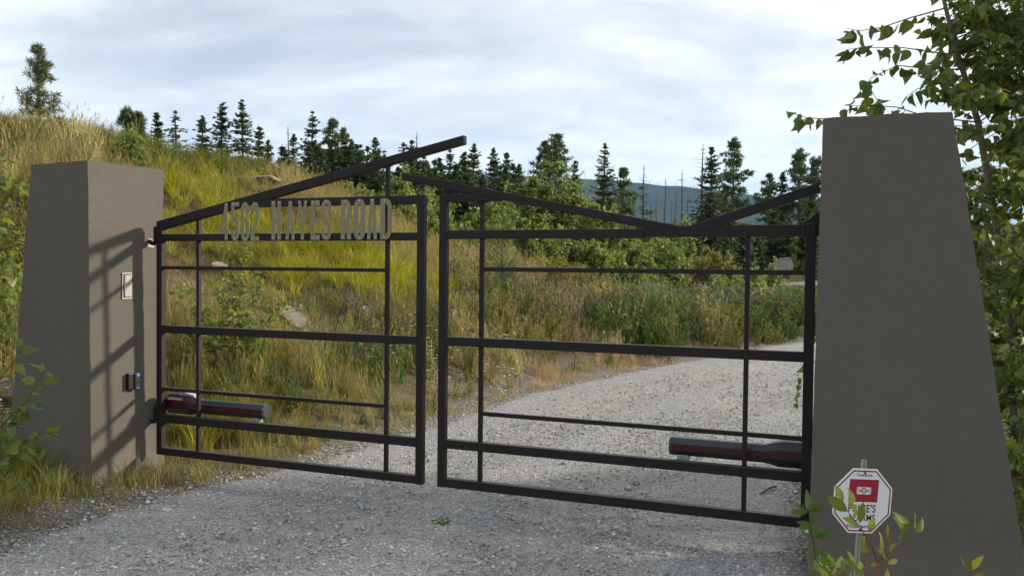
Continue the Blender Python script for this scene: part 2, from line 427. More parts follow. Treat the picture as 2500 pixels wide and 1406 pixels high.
def wave(x, y, s, seed):
    r = np.random.default_rng(seed); v = 0
    for i in range(6):
        a = r.uniform(0, 6.28); f = s * (1.35 ** i); v = v + np.sin(x * f * math.cos(a) + y * f * math.sin(a) + r.uniform(0, 6.28)) / (1.25 ** i)
    return v / 3.2


def hgt(x, y):
    x = np.atleast_1d(np.asarray(x, float)); y = np.atleast_1d(np.asarray(y, float))
    z = np.empty(len(x))
    for k in range(0, len(x), 4000):
        xx, yy = x[k:k + 4000], y[k:k + 4000]
        d2 = (xx[:, None] - CP[None, :, 0]) ** 2 + (yy[:, None] - CP[None, :, 1]) ** 2
        z[k:k + 4000] = _k(d2) @ _sol[:len(CP)] + _sol[-3] + _sol[-2] * xx + _sol[-1] * yy
    r = np.sqrt(x * x + y * y)
    z = np.clip(z, -0.6, 7.5)
    zf = 4.4 - np.clip(r - 62, 0, 140) * 0.22 - np.clip(r - 200, 0, 6000) * 0.02
    zb = np.where(y > 0, zf, 0.0)
    b = np.clip((r - 50) / 16, 0, 1); b = b * b * (3 - 2 * b)
    z = z * (1 - b) + zb * b
    rough = wave(x, y, 1.1, 3) * 0.07 + wave(x, y, 3.3, 5) * 0.03
    d = road_dist(x, y)
    k = np.clip(d / 1.1, 0, 1); k = k * k * (3 - 2 * k)
    z = (z + rough) * k * (1 - b) + z * b
    return z


def hz(x, y): return float(hgt([x], [y])[0])


def hit(px, py, y0=3.0, y1=75.0):
    d = ray(px, py); ys = np.linspace(y0, y1, 900) ; t = ys / d.y
    zz = H + t * d.z - hgt(t * d.x, ys); i = int(np.argmax(zz < 0)) if (zz < 0).any() else len(ys) - 1
    return Vector((t[i] * d.x, ys[i], H + t[i] * d.z))


def build_ground():
    rs = np.concatenate([[0.0], np.geomspace(1.2, 75, 190), np.geomspace(80, 9000, 26)])
    th = np.unique(np.concatenate([np.linspace(-180, 180, 73), np.linspace(-48, 48, 260)]))[:-1]
    R, T = np.meshgrid(rs, np.radians(th), indexing='ij')
    x, y = R * np.sin(T), R * np.cos(T); z = hgt(x.ravel(), y.ravel())
    d = road_dist(x.ravel(), y.ravel()); z = z - np.where(d < 0, np.clip(-d / .25, 0, 1) * 0.03, 0)
    n, m = R.shape
    V = np.column_stack([x.ravel(), y.ravel(), z]); Fc = []
    for i in range(n - 1):
        for j in range(m):
            j2 = (j + 1) % m; a, b, c, e = i * m + j, (i + 1) * m + j, (i + 1) * m + j2, i * m + j2
            Fc.append((a, b, c, e) if i else (i * m, b, c))
    me = mesh('ground', V, Fc, M['ground'], smooth=True)
    at = me.attributes.new('verge', 'FLOAT', 'POINT'); dd = d + wave(x.ravel(), y.ravel(), 2.2, 41) * .2; at.data.foreach_set('value', np.clip(1 - dd / 1.0, 0, 1).astype(np.float32))
    obj('ground', me, kind='structure')


build_ground()


def build_driveway():
    nu, nv = 420, 70
    A_, B_ = smooth_line(LEFT, nu), smooth_line(RGHT, nu); V = []; W = []
    for i in range(nu):
        for j in range(nv):
            s = j / (nv - 1); p = A_[i] * (1 - s) + B_[i] * s
            V.append((p[0], p[1], s))
    V = np.array(V); s = V[:, 2].copy(); x, y = V[:, 0], V[:, 1]
    jx = np.exp(-(s / .05) ** 2) * (.14 * wave(x, y, 3.1, 31) + .06 * wave(x, y, 11, 33)) - np.exp(-((1 - s) / .05) ** 2) * (.14 * wave(x, y, 3.1, 32) + .06 * wave(x, y, 11, 34))
    V[:, 0] = x - jx; x = V[:, 0]
    edge = np.minimum(s, 1 - s)
    tr = np.exp(-((s - .30) / .09) ** 2) + np.exp(-((s - .66) / .09) ** 2)
    near = np.clip((y - 2) / 3, 0, 1)
    z = 0.014 - 0.03 * np.exp(-(edge / .02) ** 2) - tr * 0.018 * near + wave(x, y, 1.6, 21) * 0.012 + wave(x, y, 6, 22) * 0.006
    V[:, 2] = z
    me = mesh('driveway', V, [(i * nv + j, (i + 1) * nv + j, (i + 1) * nv + j + 1, i * nv + j + 1) for i in range(nu - 1) for j in range(nv - 1)], M['gravel'], smooth=True)
    at = me.attributes.new('wear', 'FLOAT', 'POINT'); at.data.foreach_set('value', np.clip(tr, 0, 1).astype(np.float32))
    obj('driveway', me, kind='structure')


build_driveway()


def build_pad():                          # pale gravel turnaround beyond the meadow
    V, Fc = [], []; nx, ny = 60, 8
    for i in range(nx):
        for j in range(ny):
            a = P(1380 + i * 12, 690, 29 + i * 0.05 + j * 0.55); V.append((a.x, a.y, hz(a.x, a.y) + (0.05 if 0 < j < ny - 1 else -0.05)))
    Fc = [(i * ny + j, (i + 1) * ny + j, (i + 1) * ny + j + 1, i * ny + j + 1) for i in range(nx - 1) for j in range(ny - 1)]
    obj('gravel_path', mesh('gravel_path', V, Fc, M['gravel'], smooth=True), kind='structure')


build_pad()


def build_hill():
    m, t = mat('forested_slope'); g = t.n('ShaderNodeNewGeometry').outputs['Position']
    n = t.noise(g, 0.006, 8, 0.65); n2 = t.noise(g, 0.03, 6, 0.7)
    c = t.ramp(n, [(0.35, (0.016, 0.030, 0.020)), (0.55, (0.028, 0.044, 0.028)), (0.7, (0.046, 0.056, 0.038))])
    c = t.mix(t.math('MULTIPLY', n2, 0.6), c, (0.014, 0.024, 0.018))
    principled(t, c, 1.0, 0, t.n('ShaderNodeBump', {'Height': n2, 'Strength': 1.0, 'Distance': 14.0}).outputs[0], 0.0)
    prof = [(-1500, 520), (-600, 455), (0, 425), (500, 412), (900, 418), (1270, 429), (1424, 437), (1546, 447), (1680, 455), (1827, 477), (1950, 500), (2200, 535), (2800, 580), (4200, 600)]
    xs = np.linspace(-1500, 4200, 260); ys = np.interp(xs, [p[0] for p in prof], [p[1] for p in prof])
    V, Fc = [], []; nk = 26; ridge = []
    for i, (px, py) in enumerate(zip(xs, ys)):
        top = P(px, py + 2 * math.sin(px * .02) + 1.2 * math.sin(px * .071), 2500); ridge.append(top)
        for k in range(nk):
            f = k / (nk - 3)
            Y = 900 + 1600 * f; bz = -75 + (top.z + 75) * (f ** 1.35 if f <= 1 else 1 - (f - 1) * 2.5)
            x = top.x * (0.55 + 0.45 * min(f, 1.2))
            bz += 14 * math.sin(x * .006 + Y * .004) * min(1, abs(1 - f) * 4)
            V.append((x, Y, bz))
    for i in range(len(xs) - 1):
        for k in range(nk - 1): Fc.append((i * nk + k, (i + 1) * nk + k, (i + 1) * nk + k + 1, i * nk + k + 1))
    obj('hill', mesh('hill', V, Fc, m, smooth=True), kind='structure')
    V, Fc = [], []                         # burnt trunks standing along the crest
    for q in range(170):
        i = random.randrange(95, 165); a = ridge[i].lerp(ridge[i + 1], random.random()); h = random.uniform(5, 14)
        tube([a + Vector((0, -4, -4)), a + Vector((random.uniform(-.6, .6), -4, h))], [.7, .25], 3, V, Fc, False)
    obj('burnt_treeline', mesh('burnt_treeline', V, Fc, M['bark']), kind='stuff')


build_hill()

# ------------------------------------------------------------------ gate geometry: u runs along the gate from the left hinge, w away from the road
GA = onz(381, 1108.5, 0.15); GB = onz(1970, 1290.6, 0.15)
GN = Vector((GB.x - GA.x, GB.y - GA.y, 0)).normalized(); GW = Vector((-GN.y, GN.x, 0)); GROT = math.atan2(GN.y, GN.x)
G0 = Vector((GA.x, GA.y, 0))


def g2w(u, wv, z): return G0 + GN * u + GW * wv + Vector((0, 0, z))


def uz(px, py, off=0.0):
    d = ray(px, py); t = ((G0 - EYE).dot(GW) + off) / d.dot(GW); p = EYE + d * t
    return (p - G0).dot(GN), p.z


def pillar(name, top, bot, z_top, label, rough_seed):
    """battered stucco pillar from four top and four bottom corners; faces finely divided and slightly uneven"""
    bm = bmesh.new(); nz, ne = 34, 10
    rnd = random.Random(rough_seed); rings = []
    for k in range(nz + 1):
        f = k / nz; ring = []
        for e in range(4):
            a = Vector(bot[e]).lerp(Vector(top[e]), f); b = Vector(bot[(e + 1) % 4]).lerp(Vector(top[(e + 1) % 4]), f)
            for q in range(ne):
                p = a.lerp(b, q / ne); am = 0.0024
                ring.append(bm.verts.new(p + Vector((rnd.uniform(-am, am), rnd.uniform(-am, am), (rnd.uniform(-am, am) * 1.3 if 0 < k else 0)))))
        rings.append(ring)
    n = 4 * ne
    for k in range(nz):
        for i in range(n): bm.faces.new((rings[k][i], rings[k][(i + 1) % n], rings[k + 1][(i + 1) % n], rings[k + 1][i]))
    c = bm.verts.new(sum((v.co for v in rings[-1]), Vector()) / n + Vector((0, 0, .004)))
    for i in range(n): bm.faces.new((rings[-1][i], rings[-1][(i + 1) % n], c))
    ed = [e for e in bm.edges if e.is_manifold and e.calc_face_angle(0) > 0.6]
    bmesh.ops.bevel(bm, geom=ed, offset=0.007, segments=2, affect='EDGES')
    base = (Vector(bot[0]) + Vector(bot[2])) / 2
    bmesh.ops.translate(bm, verts=bm.verts, vec=-base)
    return obj(name, from_bm(name, bm, M['stucco'], True), None, base, None, label, 'pillar', 'gate pillars', 'thing')


ZL = 2.343
LP_tl, LP_nc, LP_r = onz(76, 402.5, ZL), onz(214.5, 391, ZL), onz(398.5, 414, ZL)
LP_bk = LP_tl + (LP_r - LP_nc)
_in = (LP_nc - LP_tl).normalized(); _dp = (LP_r - LP_nc).normalized()
LPM = Vector((_dp.y, -_dp.x, 0))
b_nc = Vector((LP_nc.x, LP_nc.y, -.05)) + LPM * .040 ; b_r = Vector((LP_r.x, LP_r.y, -.05)) + LPM * .020
b_tl = Vector((LP_tl.x, LP_tl.y, -.05)) - LPM * .34; b_bk = Vector((LP_bk.x, LP_bk.y, -.05)) - LPM * .34
pL = pillar('gate_pillar', [LP_tl, LP_nc, LP_r, LP_bk], [b_tl, b_nc, b_r, b_bk], ZL, 'tapered stucco pillar with wall light and keypad, at the number gate', 3)
ZR = 2.367
RP_l, RP_r = onz(2010, 288, ZR), onz(2325, 272, ZR)
_fr = (RP_r - RP_l).normalized(); _bk = Vector((-_fr.y, _fr.x, 0))
RP_lb, RP_rb = RP_l + _bk * .6, RP_r + _bk * .6


def down(p, out, z=-.05): return Vector((p.x, p.y, z)) + out


dz = ZR + .05
rb = RP_r.copy(); rb.z = -.05                # outer foot: batter read from the photograph's edge at y = 1300
pe = None
for k in range(400):
    q = RP_r.lerp(Vector((RP_r.x, RP_r.y, -.05)) + _fr * (k / 400), 0.86)
    if pe is None:
        d = q - EYE; yy = F * (d.dot(CUP) / d.dot(FWD)); xx = 1250 + F * d.dot(RIGHT) / d.dot(FWD); py_ = 703 - yy
        ex = 2325 + (py_ - 272) * 0.1605
        if xx >= ex: pe = k / 400
pe = pe or .4
pR = pillar('gate_pillar', [RP_l, RP_r, RP_rb, RP_lb], [down(RP_l, _fr * -.035), down(RP_r, _fr * pe), down(RP_rb, _fr * pe), down(RP_lb, _fr * -.035)], ZR,
            'tapered stucco pillar in shade behind the alarm sign', 5)

# ------------------------------------------------------------------ gate leaves
MS = M['steel']


def member(root, name, pts, y0=0.0, y1=0.05, label=None, bev=.004):
    return obj(name, from_bm(name, prism_bm(pts, y0, y1, bev), MS), root, label=label)


def bar(root, name, u0, u1, z0, z1, y0=0.0, y1=0.05, bev=.004):
    return member(root, name, [(u0, z0), (u1, z0), (u1, z1), (u0, z1)], y0, y1, bev=bev)


gl = thing('gate_leaf', 'black steel gate leaf carrying the house number and road name', 'gate', G0, (0, 0, GROT), 'driveway gate leaves')
bar(gl, 'stile', 0, .052, .150, 1.884)
bar(gl, 'stile', 2.224, 2.276, .147, 2.081)
member(gl, 'beam', [(0.0, 1.876), (0.052, 1.868), (2.561, 2.404), (2.561, 2.461), (0.0, 1.928)], -.001, .051)
RAILS = [('rail', .150, .205, 0), ('rail', .398, .460, 0), ('rail', 1.083, 1.140, 0), ('rail', 1.779, 1.832, 0)]
for nm, z0, z1, _ in RAILS: bar(gl, nm, .051, 2.225, z0, z1, .001, .049)
bar(gl, 'rail', .90, 2.2245, 2.022, 2.0795, .0015, .0485)
for z0, z1 in ((.640, .666), (1.565, 1.591)): bar(gl, 'bar', .051, 1.98, z0, z1, .012, .036, .002)
bar(gl, 'bar', .372, .398, .204, 1.965, .0105, .0375, .002)
bar(gl, 'bar', 1.978, 2.004, .204, 2.30, .0105, .0375, .002)
gr = thing('gate_leaf', 'black steel gate leaf with a V of sloping beams along its top', 'gate', G0, (0, 0, GROT), 'driveway gate leaves')
bar(gr, 'stile', 2.388, 2.440, .148, 2.081)
bar(gr, 'stile', 4.669, 4.724, .150, 1.869)
member(gr, 'beam', [(2.106, 2.183), (3.80, 1.839), (4.06, 1.79), (4.10, 1.82), (4.004, 1.853), (2.106, 2.234)], -.001, .051)
member(gr, 'beam', [(4.00, 1.797), (4.10, 1.829), (4.738, 2.042), (4.738, 2.098), (4.003, 1.8545)], -.002, .052)
for z0, z1 in ((.150, .209), (.408, .466), (1.088, 1.146)): bar(gr, 'rail', 2.439, 4.670, z0, z1, .001, .049)
bar(gr, 'rail', 2.439, 3.753, 1.789, 1.845, .001, .049)
bar(gr, 'rail', 3.755, 4.6695, 1.797, 1.862, .0008, .0495)
bar(gr, 'rail', 2.439, 2.82, 2.030, 2.081, .0015, .0485)
for z0, z1 in ((.640, .667), (1.578, 1.606)): bar(gr, 'bar', 2.69, 4.67, z0, z1, .012, .036, .002)
bar(gr, 'bar', 2.675, 2.702, .208, 2.04, .0105, .0375, .002)
bar(gr, 'bar', 4.343, 4.370, .208, 1.80, .0105, .0375, .002)
member(gr, 'gusset', [(4.650, 1.868), (4.80, 1.868), (4.80, 1.985), (4.76, 1.958)], .055, .075, bev=.002)
bar(gr, 'hinge', 4.7245, 4.775, 1.80, 1.866, .012, .040)
bar(gr, 'hinge', 4.7245, 4.775, .42, .47, .012, .040)
for uu in (3.52, 3.56, 3.60, 3.635):       # drilled holes with dark plugs in the low rail
    v, f = tube([(uu, -.0005, .437), (uu, .0030, .437)], [.0055, .0055], 8); obj('plug', mesh('plug', v, f, M['black']), gr)
for uu in (1.22, 1.26, 1.295):
    v, f = tube([(uu, -.0005, .43), (uu, .0030, .43)], [.0055, .0055], 8); obj('plug', mesh('plug', v, f, M['black']), gl)

# left hinges: a barrel on the stile and a bent bolt into the pillar
for (zb, pxy, pw) in ((1.815, (362, 590), .60), (.445, (366, 1026), .5)):
    bar(gl, 'hinge', -.036, -.0005, zb - .030, zb + .075, .008, .042)
    fp = ray(*pxy); nt_ = (LP_nc - EYE).dot(LPM) / fp.dot(LPM); wp = EYE + fp * nt_; wp += LPM * 0.012
    lp = Vector(((wp - G0).dot(GN), (wp - G0).dot(GW), wp.z))
    pth = bez((-.02, .025, zb - .02), (-.03, .015, zb - .075 if zb > 1 else zb - .06), lp + Vector((.01, 0, 0)), 8) + [lp - Vector((.06, -.02, 0))]
    v, f = tube(pth, [.016] * 3 + [.0175] * 7, 10); obj('hinge_bolt', mesh('hinge_bolt', v, f, MS, smooth=True), gl)
    bmx = bmesh.new(); bmesh.ops.create_uvsphere(bmx, u_segments=12, v_segments=6, radius=1)
    for vv in bmx.verts: vv.co += Vector((random.uniform(-.12, .12), 0, random.uniform(-.15, .15)))
    sz = .055 if zb > 1 else .022
    bmesh.ops.scale(bmx, verts=bmx.verts, vec=(sz * .9, .009, sz))
    mo = obj('mortar_patch', from_bm('mortar_patch', bmx, M['mortar'], True), pL)
    mo.matrix_world = Matrix.Identity(4); mo.location = wp - LPM * .012 + _dp * .02 - pL.location + Vector((0, 0, -.012 if zb > 1 else -.006)); mo.rotation_euler = (0, 0, math.atan2(_dp.y, _dp.x))


# letters cut from plate --------------------------------------------------------
def arc(cx, cz, rx, rz, a0, a1, n=9):
    return [(cx + rx * math.cos(math.radians(a0 + (a1 - a0) * i / n)), cz + rz * math.sin(math.radians(a0 + (a1 - a0) * i / n))) for i in range(n + 1)]


def ribbon(pts, th):
    pts = [Vector((x, 0, z)) for x, z in pts]; Lf, Rt = [], []
    for i, p in enumerate(pts):
        t = (pts[min(i + 1, len(pts) - 1)] - pts[max(i - 1, 0)]).normalized(); nn = Vector((-t.z, 0, t.x)) * th / 2
        Lf.append((p.x + nn.x, p.z + nn.z)); Rt.append((p.x - nn.x, p.z - nn.z))
    return Lf + Rt[::-1]


def glyph(ch, W, T):
    """outlines (first the outer, then holes) of a tall condensed letter W wide and T tall"""
    s = .395 * W; h = s * 1.05; cx = W / 2; r = W / 2
    st = lambda: [arc(cx, T - r * 1.3, r, r * 1.3, 0, 180, 12) + arc(cx, r * 1.3, r, r * 1.3, 180, 360, 12)]
    hole = lambda z0, z1: arc(cx, z1 - .5 * (W - 2 * s), .5 * (W - 2 * s), .5 * (W - 2 * s), 0, 180, 8) + arc(cx, z0 + .5 * (W - 2 * s), .5 * (W - 2 * s), .5 * (W - 2 * s), 180, 360, 8)
    q = s / 2
    if ch == 'H': return [[(0, 0), (s, 0), (s, T * .42), (W - s, T * .42), (W - s, 0), (W, 0), (W, T), (W - s, T), (W - s, T * .55), (s, T * .55), (s, T), (0, T)]]
    if ch == 'E': return [[(0, 0), (W, 0), (W, h * 1.25), (s, h * 1.25), (s, T * .43), (W * .86, T * .43), (W * .86, T * .56), (s, T * .56), (s, T - h * 1.2), (W, T - h * 1.2), (W, T), (0, T)]]
    if ch == 'Y': return [[(cx - q, 0), (cx + q, 0), (cx + q, T * .42), (W * 1.08, T), (W * 1.08 - s, T), (cx, T * .60), (s - W * .08, T), (-W * .08, T), (cx - q, T * .42)]]
    if ch == 'A': return [[(-W * .06, 0), (s * .82, 0), (W * .36, T * .17), (W * .64, T * .17), (W - s * .82, 0), (W * 1.06, 0), (cx + q, T), (cx - q, T)], [(W * .40, T * .28), (cx, T * .74), (W * .60, T * .28)]]
    if ch == 'O': return st() + [hole(T * .13, T * .87)]
    if ch == 'D': return [[(0, 0), (W * .5, 0)] + arc(W * .45, T * .22, W * .55, T * .22, -90, 0, 7)[1:] + arc(W * .45, T * .78, W * .55, T * .22, 0, 90, 7) + [(0, T)],
                          [(s, T * .13), (W * .52, T * .13)] + arc(W * .45, T * .24, W * .19, T * .10, -70, 0, 4) + arc(W * .45, T * .76, W * .19, T * .10, 0, 70, 4) + [(s, T * .87)]]
    if ch == 'R': return [[(0, 0), (s, 0), (s, T * .40), (W * .5, T * .40), (W - s * 1.02, 0), (W * 1.04, 0), (W * .84, T * .46)] + arc(W * .5, T * .74, W * .5, T * .26, -45, 90, 9) + [(0, T)],
                          [(s, T * .53), (W * .5, T * .53)] + arc(W * .5, T * .71, W * .14, T * .16, -70, 70, 6) + [(s, T * .88)]]
    if ch == '4': return [[(W * .45, 0), (W * .45 + s, 0), (W * .45 + s, T * .17), (W * 1.06, T * .17), (W * 1.06, T * .29), (W * .45 + s, T * .29), (W * .45 + s, T), (W * .48, T), (-W * .08, T * .29), (-W * .08, T * .17), (W * .45, T * .17)],
                          [(W * .27, T * .29), (W * .45, T * .29), (W * .45, T * .58)]]
    if ch == '6': return [arc(cx, r * 1.3, r, r * 1.3, 360, 180, 10) + arc(cx, T - r * 1.3, r, r * 1.3, 180, 0, 10) + [(W, T * .72), (W - s, T * .72), (W - s, T * .82), (cx, T * .885), (s, T * .82), (s, T * .60)] + arc(cx * 1.05, T * .48, r * .95, T * .11, 150, 0, 8),
                          hole(T * .12, T * .50)]
    m = s / 2
    if ch == '5': return [ribbon([(W, T - m * 1.1), (m, T - m * 1.1)], s * 1.1)[:2] + [(0, T)] if False else
                          [(0, T), (W, T), (W, T - s * 1.15), (s, T - s * 1.15), (s, T * .65)] + arc(cx, T * .50, r, T * .115, 120, 0, 6) + arc(cx, r * 1.3, r, r * 1.3, 0, -180, 10) + [(0, T * .27), (s, T * .27), (s, T * .18), (cx, T * .115), (W - s, T * .18), (W - s, T * .46), (cx, T * .515), (s, T * .47), (0, T * .47)]]
    if ch == '2': return [[(0, 0), (W, 0), (W, s * 1.15), (s * 1.05, s * 1.15), (W * .93, T * .52)] + [(W, T * .62)] + arc(cx, T - r * 1.3, r, r * 1.3, 0, 180, 10) + [(0, T * .67), (s, T * .67), (s, T * .80), (cx, T * .885), (W - s, T * .80), (W - s, T * .63), (W * .42, T * .38), (0, T * .16)]]
    if ch == 'S':
        pts = [(W - m, T * .70), (W - m, T * .82)] + arc(cx, T - m - r * .75, r - m, r * .75, 10, 170, 8) + [(m, T * .74), (m * 1.3, T * .62), (cx, T * .51), (W - m * 1.3, T * .38), (W - m, T * .26)] + arc(cx, m + r * .75, r - m, r * .75, -10, -170, 8) + [(m, T * .18), (m, T * .30)]
        return [ribbon(pts, s)]


def plate(ch, W, T, th=.004):
    cu = bpy.data.curves.new('plate', 'CURVE'); cu.dimensions = '2D'; cu.fill_mode = 'BOTH'; cu.extrude = th / 2
    for loop in glyph(ch, W, T):
        sp = cu.splines.new('POLY'); sp.points.add(len(loop) - 1); sp.use_cyclic_u = True
        for p, (x, z) in zip(sp.points, loop): p.co = (x, z, 0, 1)
    o = bpy.data.objects.new('plate', cu); COL.objects.link(o)
    me = bpy.data.meshes.new_from_object(o.evaluated_get(bpy.context.evaluated_depsgraph_get()))
    bpy.data.objects.remove(o); bpy.data.curves.remove(cu); me.name = 'letter'
    me.materials.clear(); me.materials.append(M['letter']); me.polygons.foreach_set('use_smooth', [False] * len(me.polygons)); return me


BOLTS = {'4': [(.62, .95), (.62, .06)], '5': [(.2, .95), (.78, .95), (.5, .055)], '6': [(.5, .95), (.5, .055)], '2': [(.5, .95), (.18, .055), (.82, .055)], 'H': [(.18, .95), (.82, .95), (.18, .055), (.82, .055)],
         'A': [(.5, .95), (.1, .055), (.9, .055)], 'Y': [(.08, .95), (.94, .95), (.5, .055)], 'E': [(.2, .95), (.8, .95), (.2, .055), (.8, .055)], 'S': [(.5, .95), (.5, .05)], 'R': [(.45, .95), (.18, .055), (.84, .055)],
         'O': [(.5, .95), (.5, .055)], 'D': [(.35, .95), (.35, .055)]}
vb, fb = tube([(0, 0, 0), (0, -.0035, 0), (0, -.005, 0)], [.0052, .0052, .003], 8); BOLT = mesh('bolt', vb, fb, M['bolt'])
LET = [('4', 541, 559, 496, 587), ('5', 565, 584, 494, 588), ('6', 588.5, 609, 494, 589), ('2', 612, 633, 494, 588), ('H', 663, 686.5, 491, 586), ('A', 699, 719, 491, 586), ('Y', 729, 749, 490, 586), ('E', 759, 781, 489.5, 586),
       ('S', 785, 809, 487.5, 586.5), ('R', 833, 857.5, 487.5, 585), ('O', 864, 892, 485.5, 586.5), ('A', 898, 920, 485, 585), ('D', 929, 956.5, 484.5, 585)]
for ch, x0, x1, y0, y1 in LET:
    u0, zt = uz(x0, y0, -.006); u1, _ = uz(x1, y0, -.006); _, zb = uz(x0, y1, -.006)
    W_, T_ = u1 - u0, zt - zb
    lo = obj('letter', plate(ch, W_, T_), gl, (u0, -.0055, zb), (math.pi / 2, 0, 0))
    for fx, fz in BOLTS[ch]:
        bo = obj('bolt', BOLT, lo, (fx * W_, fz * T_, .002)); bo.rotation_euler = (-math.pi / 2, 0, 0)


# ------------------------------------------------------------------ swing-gate openers on the far side of the leaves
def octo(name, stations, mats, facet_mat, root):
    """eight-sided body through stations (u, w, zmid, half height, half depth)"""
    V, Fc, mi = [], [], []
    prof = [(-.42, -1), (.42, -1), (1, -.36), (1, .36), (.42, 1), (-.42, 1), (-1, .40), (-1, -.34)]
    for (u, wv, z, hh, hd) in stations:
        for (a, b) in prof: V.append((u, wv + a * hd, z + b * hh))
    n = 8
    for i in range(len(stations) - 1):
        for k in range(n):
            Fc.append((i * n + k, i * n + (k + 1) % n, (i + 1) * n + (k + 1) % n, (i + 1) * n + k)); mi.append(facet_mat[k])
    Fc.append(tuple(range(n))[::-1]); Fc.append(tuple((len(stations) - 1) * n + k for k in range(n))); mi += [0, 0]
    return obj(name, mesh(name, V, Fc, mats, mi), root)


OM = [M['opener'], M['black'], M['red']]
FM = [1, 1, 0, 0, 0, 0, 2, 1]             # the facet towards the road carries the red band, the sloped one below stays black


def opener(root, flip, u_h, u_e, z_h, z_e, wv):
    d = 1 if u_e > u_h else -1; L = abs(u_e - u_h); at = lambda f: u_h + d * L * f; za = lambda f: z_h + (z_e - z_h) * f
    octo('arm_tube', [(at(.30), wv, za(.30), .052, .05), (at(.975), wv, za(.975), .052, .05)], OM, FM, root)
    octo('end_cap', [(at(.975), wv, za(.975), .0525, .051), (at(.992), wv, za(.992), .0525, .051), (at(1), wv, za(1), .043, .040)], OM, [0] * 8, root)
    octo('motor_housing', [(at(0), wv, za(0) + .006, .074, .062), (at(.24), wv, za(.24) + .006, .074, .062), (at(.30), wv, za(.30) + .002, .058, .055), (at(.335), wv, za(.335), .053, .051)], OM, FM, root)
    hd = prism_bm([(at(.02), za(0) + .080), (at(.03), za(0) + .108), (at(.16), za(.16) + .106), (at(.27), za(.27) + .085), (at(.30), za(.30) + .062), (at(.2), za(.2) + .078)], wv - .03, wv + .03, .004)
    obj('cover', from_bm('cover', hd, M['chrome']), root)
    if flip: pl = None
    else: pl = box_bm(min(at(.015), at(.20)), max(at(.015), at(.20)), wv - .0655, wv - .0625, za(.1) + .040, za(.1) + .066, .001)
    if pl:
        po = obj('name_plate', from_bm('name_plate', pl, M['plate_red']), root)
        rm = plain_text('LiftMaster', .150, .018, M['white_ink'])
        obj('lettering', rm, po, (min(at(.02), at(.18)), wv - .0665, za(.1) + .047), (math.pi / 2, 0, 0))
    bx = box_bm(at(.90) - .035, at(.90) + .035, wv - .028, wv + .028, za(.9) - .098, za(.9) - .049, .003)
    br = obj('bracket', from_bm('bracket', bx, M['galv']), root)
    for q in (-.02, .02): obj('bolt', BOLT, br, (at(.90) + q, wv - .0285, za(.9) - .07))
    bx = box_bm(at(.90) - .045, at(.90) + .045, .03, wv + .03, za(.9) - .108, za(.9) - .0975, .002)
    obj('bracket', from_bm('bracket', bx, M['galv']), root)
    e0, e1 = sorted((at(0) - d * .10, at(.02)))
    obj('mount_arm', from_bm('mount_arm', box_bm(e0, e1, wv - .03, wv + .03, za(0) - .05, za(0) + .045, .005), M['black']), root)


def plain_text(txt, width, height, m, th=.0004):
    cu = bpy.data.curves.new('t', 'FONT'); cu.body = txt; cu.size = 1; cu.extrude = 0.0; cu.offset = 0.015
    o = bpy.data.objects.new('t', cu); COL.objects.link(o)
    me = bpy.data.meshes.new_from_object(o.evaluated_get(bpy.context.evaluated_depsgraph_get()))
    bpy.data.objects.remove(o); bpy.data.curves.remove(cu); me.name = 'lettering'
    co = np.array([v.co[:] for v in me.vertices]); lo_, hi_ = co.min(0), co.max(0)
    sx = width / (hi_[0] - lo_[0]); sy = height / (hi_[1] - lo_[1])
    for v in me.vertices: v.co = ((v.co.x - lo_[0]) * sx, (v.co.y - lo_[1]) * sy, 0)
    me.materials.clear(); me.materials.append(m); return me


WV = .135
uh, zh = uz(405, 1000, WV - .06); ue, ze = uz(652, 1004, WV)
op = thing('gate_opener', 'dark swing arm opener with red band behind the number gate leaf', 'gate opener', G0, (0, 0, GROT), 'gate openers')
opener(op, False, .02, ue, .52, .52, WV)
ue2, ze2 = uz(1633, 1090, WV - .03)
op2 = thing('gate_opener', 'dark swing arm opener with red band, low beside the shaded pillar', 'gate opener', G0, (0, 0, GROT), 'gate openers')
opener(op2, True, 4.74, ue2, .530, .530, WV)

# ------------------------------------------------------------------ fittings on the left pillar
FACE_ROT = math.atan2(_dp.y, _dp.x)


def on_face(px, py):                      # point on the lit inner face
    d = ray(px, py); nrm = ((b_r - LP_nc).cross(b_nc - LP_nc)).normalized()
    return EYE + d * ((LP_nc - EYE).dot(nrm) / d.dot(nrm))


def face_thing(name, label, cat, px, py): return thing(name, label, cat, on_face(px, py) + LPM * .003, (0, 0, FACE_ROT))


wl = face_thing('wall_light', 'slim upright wall light with opal lens on the lit pillar face', 'wall light', 307, 698)
ww, hh = .040, .098
for nm, a in (('frame', (-ww, ww, hh - .008, hh)), ('frame', (-ww, ww, -hh, -hh + .008)), ('frame', (-ww, -ww + .008, -hh + .008, hh - .008)), ('frame', (ww - .008, ww, -hh + .008, hh - .008))):
    obj(nm, from_bm(nm, box_bm(a[0], a[1], -.014, .006, a[2], a[3], .002), M['alu']), wl)
obj('backing', from_bm('backing', box_bm(-ww + .0085, ww - .0085, -.004, .006, -hh + .0085, hh - .0085, 0), M['black']), wl)
obj('lens', from_bm('lens', box_bm(-ww + .016, ww - .011, -.022, -.0045, -hh + .014, hh - .015, .006), M['lens']), wl)
kp = face_thing('keypad', 'small black entry keypad with blue marks on the lit pillar face', 'keypad', 319, 930)
obj('body', from_bm('body', box_bm(-.045, .045, -.036, .004, -.058, .060, .004), M['black']), kp)
obj('cover', from_bm('cover', box_bm(.002, .0465, -.046, -.0365, -.060, .062, .003), M['black']), kp)
obj('sticker', from_bm('sticker', box_bm(.018, .040, -.0475, -.0462, .036, .053, 0), M['blue']), kp)
